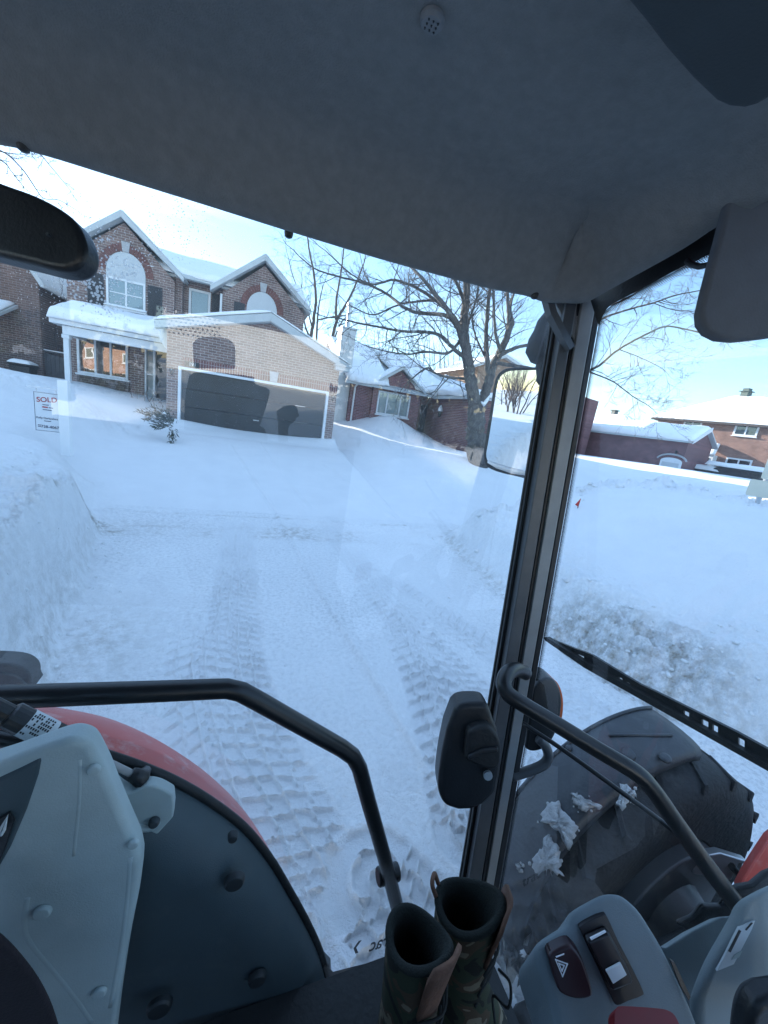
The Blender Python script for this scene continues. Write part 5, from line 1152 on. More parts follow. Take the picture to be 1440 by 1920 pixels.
# ribs pressed in the cover and its dark pocket
mb = MB()
for pts, r in (([(58,1668),(52,1715),(62,1752),(100,1800),(140,1850),(178,1905)], .0052), ([(246,1600),(240,1680),(226,1780),(208,1880)], .0034), ([(152,1420),(150,1500),(140,1600)], .0022)):
    mb.tube(smooth_path([pY(x, y, .4846+r*1.8) for x, y in pts], 6), r*1.9, 12)
mb.build('pressed_rib', M['trim'], cv, smooth=True)
slab([pY(x, y, .482) for x, y in ((-120,1520),(-20,1468),(40,1440),(79,1420),(72,1455),(50,1520),(20,1590),(0,1625),(-120,1760))], (0,.02,0), 'pocket', M['trim_dark'], cv, bevel=.006)
slab([pY(x, y, .478) for x, y in ((-60,1570),(0,1535),(16,1525),(26,1540),(10,1590),(-10,1640),(-60,1680))], (0,.004,0), 'recess', M['black'], cv, bevel=.001)
mb = MB(); mb.tube([pY(x, y, .474) for x, y in ((-20,1600),(0,1556),(14,1530),(8,1556),(2,1566))], .0018, 6); mb.build('wire', M['label'], cv)
slab([pY(x, y, .40) for x, y in dense([(-140,1690),(-20,1750),(45,1812),(88,1880),(115,1960)], 4)+[(130,2060),(-140,2060)]], (0,.008,0), 'seat_cushion', M['seatcloth'], tr, bevel=.004, seg=3)
# red rear mudguard outside the door
o_px = [(-120,1318),(-40,1322),(30,1328),(110,1339),(200,1362),(290,1408),(370,1465),(440,1540),(500,1630),(550,1740)]
outer = smooth_path([pY(x, y, 1.02) for x, y in o_px], 5); i_px = [(-120,1420),(-40,1420),(30,1420),(110,1425),(200,1436),(290,1462),(370,1506),(440,1556),(495,1632),(540,1740)]
inn = smooth_path([pY(x, y, .76) for x, y in i_px], 5); rows = []
cz = Vector((-.5, .9, .8))
rows.append([p+Vector((0,.0,-.10)) for p in outer]); 
for t in (0, .08, .25, .5, .75, 1.0):
    rows.append([a.lerp(b, t)+(a-cz).normalized()*(.045*math.sin(math.pi*min(1, t*.8+.1))) for a, b in zip(outer, inn)])
mb = MB(); mb.loft(rows); mb.build('rear_mudguard', M['red'], tr, smooth=True)
# rear wheel under it
def wheel(name, c, R, w_, lugs, root, mat, snowy=False):
    mb = MB(); prof = [(.50,-.5),(.62,-.52),(.85,-.56),(.955,-.46),(.97,-.2),(.97,.2),(.955,.46),(.85,.56),(.62,.52),(.50,.5)]; seg = 56; rows = []
    for k in range(seg): a = 2*math.pi*k/seg; rows.append([Vector((c[0]+R*r*math.cos(a), c[1]+w_*t, c[2]+R*r*math.sin(a))) for r, t in prof])
    rows.append(rows[0]); mb.loft(rows); wt = mb.build(name, mat, root, smooth=True)
    for i in range(lugs):
        for sg in (-1, 1):
            a0 = 2*math.pi*(i+(.5 if sg > 0 else 0))/lugs
            def at_(a, t, r): return Vector((c[0]+R*r*math.cos(a), c[1]+w_*t*sg, c[2]+R*r*math.sin(a)))
            da, wd = .16, .055
            lo = [at_(a0, .04, .955), at_(a0+wd, .04, .955), at_(a0+da+wd, .53, .91), at_(a0+da, .53, .91)]; hi = [at_(a0+.012, .04, .99), at_(a0+wd-.012, .04, .99), at_(a0+da+wd-.012, .50, .975), at_(a0+da+.012, .50, .975)]
            mbl.add(lo+hi, [(0,1,2,3),(4,5,6,7),(0,1,5,4),(1,2,6,5),(2,3,7,6),(3,0,4,7)])
    return wt
mbl = MB(); wt = wheel('rear_wheel', (-.62, 1.0, .56), .56, .36, 20, tr, M['tyre']); mbl.build('tread', M['tyre'], wt)
mbl = MB(); AX = (1.55, .72, .53); ft = wheel('front_wheel', AX, .545, .27, 18, tr, M['tyre']); mbl.build('tread', M['tyre'], ft)
mb = MB(); mb.tube([(AX[0], AX[1]-.18, AX[2]), (AX[0], AX[1]-.02, AX[2])], [.27, .25], 28); mb.tube([(AX[0], AX[1]-.26, AX[2]), (AX[0], AX[1]-.17, AX[2])], [.10,.13], 20); mb.build('hub', M['pillar'], ft, bevel=.01)
# front mudguard: a band bent round the wheel
def fp(a, Y, R): return Vector((AX[0]+R*math.cos(a), Y, AX[2]+R*math.sin(a)))
rows = []
prof = [(.868,.53),(.872,.57),(.868,.596),(.845,.603),(.80,.607),(.74,.608),(.695,.604),(.668,.597),(.655,.58),(.652,.555)]
for i in range(31):
    a = math.radians(196 - (196-84)*i/30); ed = min(1, i/2, (30-i)/2)
    rows.append([fp(a, Y+(.0 if ed >= 1 else 0), R*(1-.004*(1-ed))) for Y, R in prof])
mb = MB(); mb.loft(rows); ob_ = mb.build('front_mudguard', M['fender'], tr, smooth=True); sm = ob_.modifiers.new('t', 'SOLIDIFY'); sm.thickness = .006
mb = MB()  # moulded bead, bracket plate and bolts
mb.tube([fp(math.radians(196-(196-84)*i/30), .858, .602) for i in range(31)], .007, 8); mb.build('bead', M['fender'], ob_, smooth=True)
mb = MB(); mb.tube([fp(math.radians(a), Y, .611) for a, Y in ((112,.80),(106,.77),(98,.735),(92,.72))], .005, 8); mb.build('scuff', M['fender'], ob_, smooth=True)
for a, Y, r in ((112,.72,.024),(103,.66,.020),(126,.84,.012)):
    q = fp(math.radians(a), Y, .605); d = Vector((math.cos(math.radians(a)), 0, math.sin(math.radians(a)))); mb = MB(); mb.tube([q, q+d*.008, q+d*.011], [r, r*.9, r*.4], 16); mb.build('boss', M['fender'], ob_, smooth=True)
M['patch_snow'] = snowmat('patch_snow', bs=70., strength=.9)
def flake(name, pts, th, seed):
    """a ragged plate of snow on the mudguard, outline given by pixels"""
    rg = random.Random(seed); P = []
    for i, (x, y) in enumerate(pts):
        x2, y2 = pts[(i+1) % len(pts)]
        for t in (0, .2, .4, .6, .8): P.append((x+(x2-x)*t+rg.gauss(0,2.0), y+(y2-y)*t+rg.gauss(0,2.0)))
    def hit(x, y):
        w_ = ray(x, y); lo, hi = .5, 3.5
        for k in range(60):
            m_ = (lo+hi)/2; q = CAM+w_*m_
            ins = math.hypot(q.x-AX[0], q.z-AX[2]) < .609
            if ins: hi = m_
            else: lo = m_
        q = CAM+w_*hi; return q
    bt = [hit(x, y) for x, y in P]; cx_ = sum(x for x, y in P)/len(P); cy_ = sum(y for x, y in P)/len(P)
    def upn(p): return Vector((p.x-AX[0], 0, p.z-AX[2])).normalized()
    mid = [hit(cx_+(x-cx_)*.8, cy_+(y-cy_)*.8) for x, y in P]; mid2 = [hit(cx_+(x-cx_)*.4, cy_+(y-cy_)*.4) for x, y in P]
    mb = MB(); mb.loft([[p-upn(p)*.004 for p in bt], [p+upn(p)*th*.6 for p in bt], [p+upn(p)*th*rg.uniform(.8,1.3) for p in mid], [p+upn(p)*th*rg.uniform(.8,1.3) for p in mid2]], True)
    k = len(mb.v)-len(P); c = hit(cx_, cy_); mb.add([c+upn(c)*th*1.1], []); ci = len(mb.v)-1; mb.f += [(k+i, k+(i+1) % len(P), ci) for i in range(len(P))]
    for _ in range(7):
        x, y = rg.choice(P); c = hit(x+rg.gauss(0,7), y+rg.gauss(0,7)); e = rg.uniform(.002,.006); u = upn(c); mb.tube([c-u*e*.3, c+u*e*.5, c+u*e*.9], [e, e*.9, e*.3], 6)
    return mb.build(name, M['patch_snow'], ob_, smooth=True)
flake('snow_patch', [(1024,1512),(1048,1504),(1062,1528),(1084,1548),(1076,1566),(1068,1592),(1052,1562),(1034,1548),(1018,1540)], .016, 1)
flake('snow_patch', [(1026,1566),(1040,1582),(1050,1596),(1052,1622),(1056,1660),(1034,1648),(1018,1662),(1002,1632),(1006,1606),(1018,1590)], .016, 2)
flake('snow_patch', [(1070,1486),(1086,1492),(1104,1502),(1130,1516),(1112,1514),(1092,1524),(1076,1508)], .012, 3)
flake('snow_patch', [(1162,1470),(1180,1476),(1195,1494),(1178,1500),(1168,1520),(1156,1508),(1164,1494)], .012, 4)
flake('snow_patch', [(970,1622),(976,1626),(978,1636),(972,1632)], .006, 5)
flake('snow_patch', [(1020,1672),(1036,1672),(1030,1680),(1022,1684)], .008, 6); flake('snow_patch', [(1018,1724),(1024,1720),(1024,1734),(1019,1734)], .006, 7)
flake('snow_patch', [(1252,1405),(1270,1412),(1268,1420),(1256,1416)], .006, 8)
# crusted snow hanging on the guard's lower edge
mb = MB(); rg = random.Random(4)
for i in range(46):
    Y = .62+.25*i/45; a = math.radians(196+rg.uniform(-2,10)); q = fp(a, Y, .575+rg.uniform(-.03,.03)); s_ = rg.uniform(.010,.028)
    mb.add([q+Vector((rg.gauss(0,s_),rg.gauss(0,s_),rg.gauss(0,s_*1.6))) for _ in range(6)], [(0,1,2),(0,2,3),(0,3,4),(0,4,1),(5,2,1),(5,3,2),(5,4,3),(5,1,4)])
mb.build('crusted_snow', pmat('dirty_ice', (.30,.32,.34), .6, .5, 30, .3, 60), ob_, smooth=True)
# loader bracket and red bonnet beyond
mb = MB(); pl_ = [pK(x, y, 1.35) for x, y in ((1352,1600),(1404,1616),(1400,1622),(1386,1620),(1378,1640),(1372,1652),(1300,1640),(1290,1610))]; mb.prism(pl_, FWD*.03); lbk = mb.build('axle_bracket', M['metal'], tr, bevel=.006)
mb = MB(); mb.tube([pK(1372,1624,1.34), pK(1386,1640,1.34)], .012, 10); mb.build('pin', M['black'], lbk)
mb = MB(); bp = [(1384,1668),(1398,1640),(1420,1605),(1442,1572),(1560,1480),(1560,1800),(1400,1800)]; mb.prism([pK(x, y, 1.1) for x, y in bp], (.05,.03,-.03)); mb.build('bonnet', M['red'], tr, bevel=.01, seg=4)
# cowl where rail and windscreen meet the dash
cw = [(1270,1735),(1300,1722),(1320,1700),(1354,1700),(1372,1672),(1388,1664),(1412,1660),(1436,1640),(1560,1590),(1560,1700),(1400,1760),(1350,1790)]
slab([pK(x, y, .74) for x, y in cw], FWD*.012, 'cowl', M['black'], tr, bevel=.008)
mb = MB(); mb.box((.72,-.3,.35),(2.4,.455,.70)); mb.box((1.3,-.2,.70),(2.3,.3,.95)); mb.build('chassis', M['rubber'], tr, bevel=.03)
# grab rail across the windscreen corner
g1 = smooth_path([pK(x, y, k) for x, y, k in ((985,1262,.86),(968,1255,.83),(952,1262,.80),(944,1280,.78),(952,1300,.77),(980,1320,.76),(1050,1362,.745),(1120,1405,.73),(1190,1447,.715),(1222,1478,.71),(1262,1535,.705),(1310,1602,.70),(1352,1658,.70),(1385,1700,.70))], 5)
mb = MB(); mb.tube(g1, .0155, 14); mb.build('grab_rail', M['blackpaint'], tr, smooth=True)
mb = MB(); mb.tube(smooth_path([pK(x, y, k) for x, y, k in ((980,1356,.92),(1050,1402,.86),(1150,1474,.80),(1260,1556,.76),(1300,1600,.75))], 5), .005, 8); mb.build('washer_hose', M['blackpaint'], tr, smooth=True)
# wiper
wv = [(1018,1196),(1440,1436)]
def wp(x, y, off=.02): return pW(x, y, off)
mb = MB(); mb.prism([wp(x, y) for x, y in ((1019,1195),(1024,1195),(1100,1243),(1240,1322),(1445,1437),(1560,1500),(1560,1512),(1445,1449),(1236,1331),(1095,1252),(1022,1201))], WN*.012); wpr = mb.build('wiper', M['rubber'], tr)
up_ = [(1040,1201),(1075,1215),(1092,1221),(1110,1228),(1165,1262),(1200,1283),(1228,1296),(1260,1312),(1320,1342),(1380,1372),(1445,1408),(1560,1470)]; lo_ = [(1042,1207),(1078,1228),(1104,1243),(1150,1270),(1196,1296),(1224,1312),(1262,1334),(1320,1366),(1380,1400),(1445,1434),(1560,1495)]
mb = MB(); mb.prism([wp(x, y, .03) for x, y in up_] + [wp(x, y, .03) for x, y in [(1560,1478),(1445,1416),(1380,1380),(1320,1350),(1258,1320),(1226,1305),(1196,1291),(1162,1270),(1106,1236),(1088,1228),(1070,1222)]], WN*.006)
for a, b in ((0,1),): pass
for xa, xb in ((1095,1160),(1167,1174),(1181,1203),(1226,1282),(1292,1316),(1328,1336),(1346,1384),(1396,1450)):
    pa, pb = [], []
    for x in np.linspace(xa, xb, 5):
        pa.append(wp(x, np.interp(x, [p[0] for p in up_], [p[1] for p in up_])+1.5, .031)); pb.append(wp(x, np.interp(x, [1024,1100,1240,1445,1560], [1195,1243,1322,1437,1500])+3, .031))
    mb.prism(pa + pb[::-1], WN*.004)
mb.prism([wp(x, y, .031) for x, y in ((1203,1290),(1226,1303),(1226,1308),(1203,1297))], WN*.004)
mb.build('wiper_arm', M['blackpaint'], wpr)
# outside mirror
CM = pK(950, 790, 1.30); vdir = (CM-CAM).normalized(); rdir = Vector((-.972, .165, -.07)).normalized(); MN = (rdir-vdir).normalized()
def pM(x, y, off=0.): return pP(x, y, CM+MN*off, MN)
mo = dense([(1070,686),(1000,688),(958,689),(941,694),(930,706),(924,728),(917,775),(909,825),(906,850),(908,868),(918,879),(940,887),(970,894),(1003,902),(1040,910)], 4)
mc = Vector((0,0,0)); 
for x, y in mo: mc += pM(x, y)
mc /= len(mo)
slab([pM(x, y) for x, y in mo], -MN*.035, 'outside_mirror', M['rubber'], tr, bevel=.006)
mi = dense([(1070,692),(1000,694),(962,695),(947,699),(937,709),(931,730),(924,776),(916,826),(912,850),(914,863),(922,872),(942,880),(970,886),(1003,893),(1040,900)], 4)
mm, nt_, out_ = newmat('mirror_glass'); g_ = N(nt_, 'ShaderNodeBsdfGlossy', i_Roughness=.0, i_Color=(.80,.84,.85,1)); L(nt_, g_.outputs[0], out_.inputs[0])
om = bpy.data.objects; slab([pM(x, y, .002) for x, y in mi], -MN*.001, 'mirror_glass', mm, [o for o in tr.children if o.name.startswith('outside_mirror')][0], bevel=0)
for o in tr.children:
    if o.name.startswith('outside_mirror'):
        mb = MB(); lowr = [pM(x, y, .006) for x, y in ((915,866),(932,874),(960,883),(1000,890))]; mb.tube(lowr, [.004,.008,.009,.006], 6); mb.build('frost', M['snow'], o, smooth=True)
# rubber boot over the mirror arm
mb = MB(); bl = [(1022,588,9),(1012,606,13),(1008,622,15),(1004,640,21),(1001,655,23),(1006,668,20),(1012,676,14),(1015,684,18),(1012,690,14),(1015,697,17),(1012,703,13),(1014,712,16),(1013,720,12),(1012,724,6)]
mb.tube([pK(x+8, y, 1.16) for x, y, r in bl], [r*1.16/715 for x, y, r in bl], 14); mb.build('mirror_arm_boot', M['rubber'], tr, smooth=True)
# squared lamp housing clamped to the pillar, and indicator beyond
bh = dense([(852,1332),(862,1323),(880,1319),(908,1320),(918,1328),(926,1350),(934,1370)], 3) + [(942,1420),(930,1490),(905,1512),(885,1521)] + dense([(860,1522),(838,1514),(826,1498),(822,1470),(828,1420),(838,1370)], 3)
lh_ = slab([pK(x, y, .86) for x, y in bh], FWD*.07, 'mirror_housing', M['black'], tr, bevel=.014, seg=4)
slab([pK(x, y, .835) for x, y in dense([(878,1372),(895,1364),(915,1362),(932,1378),(940,1402),(935,1440),(905,1440),(872,1426)], 3)], FWD*.06, 'swivel_mount', M['rubber'], lh_, bevel=.01)
slab([pK(x, y, .828) for x, y in ((878,1418),(905,1404),(935,1402),(935,1412),(905,1416),(880,1428))], FWD*.02, 'clamp', M['black'], lh_, bevel=.004)
q = pK(914, 1452, .85); mb = MB(); mb.tube([q, q-FWD*.006], .010, 12); mb.build('screw', M['metal'], lh_)
ind = dense([(1000,1290),(1012,1278),(1026,1271),(1040,1276),(1050,1292),(1054,1315),(1052,1340),(1046,1366),(1036,1388),(1022,1404),(1000,1410),(985,1405)], 3)
il = slab([pK(x, y, 1.02) for x, y in ind], FWD*.08, 'indicator_lamp', M['black'], tr, bevel=.012, seg=3)
slab([pK(x, y, 1.045) for x, y in dense([(1036,1272),(1048,1284),(1056,1310),(1055,1342),(1048,1368),(1042,1350),(1046,1312),(1040,1288)], 3)], FWD*.05, 'lens', pmat('orange_lens', (.65,.13,.03), .25, .1, 8), il, bevel=.004)
mb = MB(); mb.tube(smooth_path([pK(x, y, 1.0) for x, y in ((958,1456),(990,1446),(1018,1434),(1028,1418),(1022,1398),(1010,1385))], 5), .0125, 12); mb.build('lamp_bracket', M['pillar'], il, smooth=True)
# door sill, floor
slab([pK(x, y, .93) for x, y in ((606,1802),(625,1820),(720,1796),(760,1788),(775,1832),(630,1846),(622,1852))], FWD*.004-Vector((0,0,.03)), 'door_sill', M['pillar'], tr, bevel=.006)
mb = MB(); mb.box((-.35,-.8,.80),(.64,.545,.86)); mb.build('floor', M['rubber'], tr)
mb = MB(); fl = [pK(x, y, .99) for x, y in ((600,1850),(770,1830),(800,2050),(600,2050))]; mb.prism(fl, FWD*.03); mb.build('step_panel', M['trim_dark'], tr, bevel=.006)
slab([pK(x, y, .985) for x, y in ((632,1838),(735,1815),(738,1826),(634,1852))], FWD*.01, 'step_slot', M['black'], tr, bevel=.002)
slab([pK(x, y, 1.0) for x, y in ((602,1795),(618,1812),(630,1990),(606,1990))], FWD*.02, 'step_side', M['pillar'], tr, bevel=.003)
# right hand console
con = dense([(1050,1990),(1040,1900),(1022,1840),(1008,1798),(1006,1775),(1014,1760),(1040,1742),(1062,1728),(1072,1706),(1100,1688),(1128,1674),(1150,1671),(1170,1676),(1198,1700),(1220,1732),(1246,1775),(1268,1820),(1296,1880),(1316,1930)], 3) + [(1330,2000)]
cz_ = lambda x, y: .60-.00022*(y-1670)
cn = slab([pK(x, y, cz_(x, y)) for x, y in con], FWD*.02-Vector((0,0,.10)), 'side_console', M['console_grey'], tr, bevel=.018, seg=5)
def onc(x, y, off=0.): return pK(x, y, cz_(x, y)-off)
hz = dense([(1028,1794),(1042,1784),(1066,1773),(1078,1780),(1092,1800),(1104,1832),(1112,1862),(1106,1874),(1080,1876),(1054,1866),(1044,1850),(1036,1820)], 3)
hs_ = slab([onc(x, y, .010) for x, y in hz], FWD*.02, 'hazard_switch', M['maroon'], cn, bevel=.005)
def ribbon(pts, w_, name, mat, par, off):
    mb = MB(); n = len(pts)
    for i in range(n):
        a, b = onc(*pts[i], off), onc(*pts[(i+1) % n], off); d = (b-a).normalized(); s = d.cross(FWD).normalized()*w_
        mb.prism([a-s-d*w_, b-s+d*w_, b+s+d*w_, a+s-d*w_], FWD*.0006)
    return mb.build(name, mat, par)
wm = pmat('symbol_white', (.75,.75,.78), .5, .03)
ribbon([(1042,1800),(1064,1808),(1055,1831)], .0008, 'triangle', wm, hs_, .0122); ribbon([(1048,1807),(1058,1811),(1054,1821)], .0008, 'triangle', wm, hs_, .0122)
mb = MB(); mb.prism([onc(1042,1794,.0122), onc(1058,1788,.0122), onc(1058,1790,.0122), onc(1043,1796,.0122)], FWD*.0006); mb.build('mark', wm, hs_)
sl_ = dense([(1086,1740),(1100,1730),(1130,1716),(1140,1722),(1160,1766),(1184,1812),(1206,1858),(1204,1868),(1178,1878),(1158,1886),(1148,1874),(1126,1826),(1104,1780)], 3)
ss = slab([onc(x, y, .004) for x, y in sl_], FWD*.02, 'rocker_slot', M['switch'], cn, bevel=.003)
slab([onc(x, y, .012) for x, y in ((1100,1766),(1142,1748),(1176,1812),(1190,1846),(1150,1862),(1134,1830))], FWD*.012, 'rocker', M['switch'], ss, bevel=.004)
slab([onc(x, y, .0135) for x, y in ((1107,1760),(1135,1746),(1137,1748),(1109,1763))], FWD*.002, 'mark', wm, ss, bevel=0)
slab([onc(x, y, .0150) for x, y in ((1136,1821),(1164,1806),(1176,1829),(1150,1846))], FWD*.003, 'badge', M['label'], ss, bevel=.001)
slab([onc(x, y, .005) for x, y in ((1256,1800),(1266,1806),(1296,1870),(1292,1878),(1276,1850))], FWD*.004, 'groove', M['switch'], cn, bevel=.001)
lv = dense([(1152,1899),(1156,1890),(1168,1886),(1230,1890),(1252,1894),(1266,1904),(1276,1925)], 3) + [(1290,2010),(1150,2010)]
slab([pK(x, y, .48) for x, y in lv], FWD*.004-Vector((0,0,.02)), 'lever_knob', M['lever'], tr, bevel=.007, seg=4)
slab([pK(x, y, .66) for x, y in ((1236,1772),(1250,1776),(1300,1744),(1352,1718),(1382,1716),(1560,1690),(1560,2000),(1320,2000),(1300,1900))], FWD*.015-Vector((0,0,.03)), 'dash_side', M['dash_grey'], tr, bevel=.012)
dsh = dense([(1312,2000),(1312,1890),(1316,1860),(1340,1800),(1368,1750),(1388,1715),(1398,1694),(1412,1680),(1440,1664)], 3) + [(1560,1610),(1560,2000)]
ds = slab([pK(x, y, .58) for x, y in dsh], FWD*.015-Vector((0,0,.03)), 'dash_cover', M['dash_grey'], tr, bevel=.016, seg=5)
st_ = slab([pK(x, y, .578) for x, y in ((1344,1821),(1352,1806),(1386,1741),(1416,1726),(1410,1742),(1376,1808))], FWD*.003, 'sticker', M['label'], ds, bevel=0)
mb = MB()
for pts in (((1366,1784),(1370,1786),(1390,1746),(1386,1744)), ((1398,1744),(1400,1745),(1412,1731),(1409,1731))): mb.prism([pK(x, y, .5772) for x, y in pts], FWD*.001)
mb.build('small_print', M['black'], st_)
mb = MB(); mb.prism([pK(x, y, .5774) for x, y in ((1372,1800),(1378,1790),(1392,1783),(1386,1795))], FWD*.001); mb.build('print_block', M['trim'], st_)
slab([pK(x, y, .5) for x, y in dense([(1396,2000),(1404,1930),(1420,1892),(1445,1876)], 4)+[(1560,1860),(1560,2000)]], FWD*.03, 'steering_pad', M['black'], tr, bevel=.01)
# rest of the cab shell, behind the seat
mb = MB(); mb.box((-.95,-.84,.8),(.66,-.80,H-.33)); mb.build('side_panel', M['trim_dark'], tr, bevel=.01)
for x0, x1 in ((-.95,-.85), (.60,.68)):
    mb = MB(); mb.box((x0,-.84,H-.25),(x1,-.78,H+.42)); mb.build('cab_post', M['pillar'], tr, bevel=.01)
mb = MB(); mb.box((-.98,-.80,.8),(-.94,.80,H-.05)); mb.build('rear_panel', M['trim_dark'], tr, bevel=.01)
def mirrored(x, y, Y):
    """where a ray reflected by the door glass reaches depth Y behind the driver"""
    q = pD(x, y); d = (q-CAM).normalized(); r = d-DN*2*d.dot(DN); return q + r*((Y-q.y)/r.y)
hp = dense([(364,690),(361,650),(364,640),(374,633),(400,631),(425,635),(437,643),(440,655),(440,692)], 3)
sb = dense([(345,830),(346,760),(352,715),(362,700),(400,698),(470,706),(476,712),(480,722),(500,728),(506,734),(502,752),(490,790),(484,806)], 3) + [(498,830)]
slab([mirrored(x, y, -.42) for x, y in sb], (0,-.10,0), 'seat_back', M['seatcloth'], tr, bevel=.008, seg=3)
slab([mirrored(x, y, -.44) for x, y in hp], (0,-.07,0), 'headrest', M['seatcloth'], tr, bevel=.008, seg=3)
lvp = dense([(522,840),(522,800),(519,775),(524,768),(535,762),(548,760),(557,764),(559,774),(562,780),(556,784),(553,790),(546,795),(541,802),(540,822)], 3) + [(541,840)]
slab([mirrored(x, y, -.40) for x, y in lvp], (0,-.04,0), 'control_lever', M['switch'], tr, bevel=.004)
mb = MB(); mb.tube([mirrored(x, y, -.40) for x, y in ((484,802),(492,806),(497,818),(496,840))], .012, 8); mb.build('lever_guard', M['switch'], tr)
def meshmat():
    m, nt, out = newmat('guard_mesh'); p = N(nt, 'ShaderNodeBsdfPrincipled'); p.inputs['Base Color'].default_value = (.02,.02,.02,1)
    L(nt, p.outputs[0], out.inputs[0]); return m
mb = MB(); gm = meshmat()
for i in range(15):
    for j in range(17):
        x = 290+i*9+(4.5 if j % 2 else 0)-(j*.0); y = 506+j*7+i*1.4
        if x > 415: continue
        c = mirrored(x, y, -.70); a = mirrored(x+6.2, y+1.0, -.70)-c; b = mirrored(x, y+4.0, -.70)-c
        mb.add([c-a*.5, c-b*.5, c+a*.5, c+b*.5], [(0,1,2,3)])
mb.build('speaker_mesh', gm, tr)
# ------------------------------------------------------------------ boots on the cab floor
def camo():
    m, nt, out = newmat('camouflage_cloth'); tc = N(nt, 'ShaderNodeTexCoord'); p = N(nt, 'ShaderNodeBsdfPrincipled'); p.inputs['Roughness'].default_value = .85
    n1 = N(nt, 'ShaderNodeTexNoise', i_Scale=13., i_Detail=2.5, i_Distortion=.8); L(nt, tc.outputs['Object'], n1.inputs['Vector'])
    c = nt.nodes.new('ShaderNodeValToRGB'); c.color_ramp.interpolation = 'CONSTANT'; e = c.color_ramp.elements
    for k, (po, cl_) in enumerate([(0,(.012,.013,.010)),(.42,(.035,.045,.025)),(.52,(.075,.05,.03)),(.58,(.20,.17,.12)),(.66,(.02,.022,.018))]):
        el = e[k] if k < 2 else e.new(po); el.position = po; el.color = c4(cl_)
    L(nt, n1.outputs[0], c.inputs[0]); L(nt, c.outputs[0], p.inputs['Base Color']); n2 = N(nt, 'ShaderNodeTexNoise', i_Scale=400.); L(nt, tc.outputs['Object'], n2.inputs['Vector'])
    b = N(nt, 'ShaderNodeBump', i_Strength=.3, i_Distance=.002); L(nt, n2.outputs[0], b.inputs['Height']); L(nt, b.outputs[0], p.inputs['Normal']); L(nt, p.outputs[0], out.inputs[0]); return m
M['camo'] = camo(); M['lining'] = pmat('boot_lining', (.012,.016,.014), .95, .3, 60, .3, 300); M['leather'] = pmat('tongue_leather', (.17,.085,.055), .75, .3, 25, .2, 120); M['lace'] = pmat('boot_lace', (.02,.022,.022), .8)
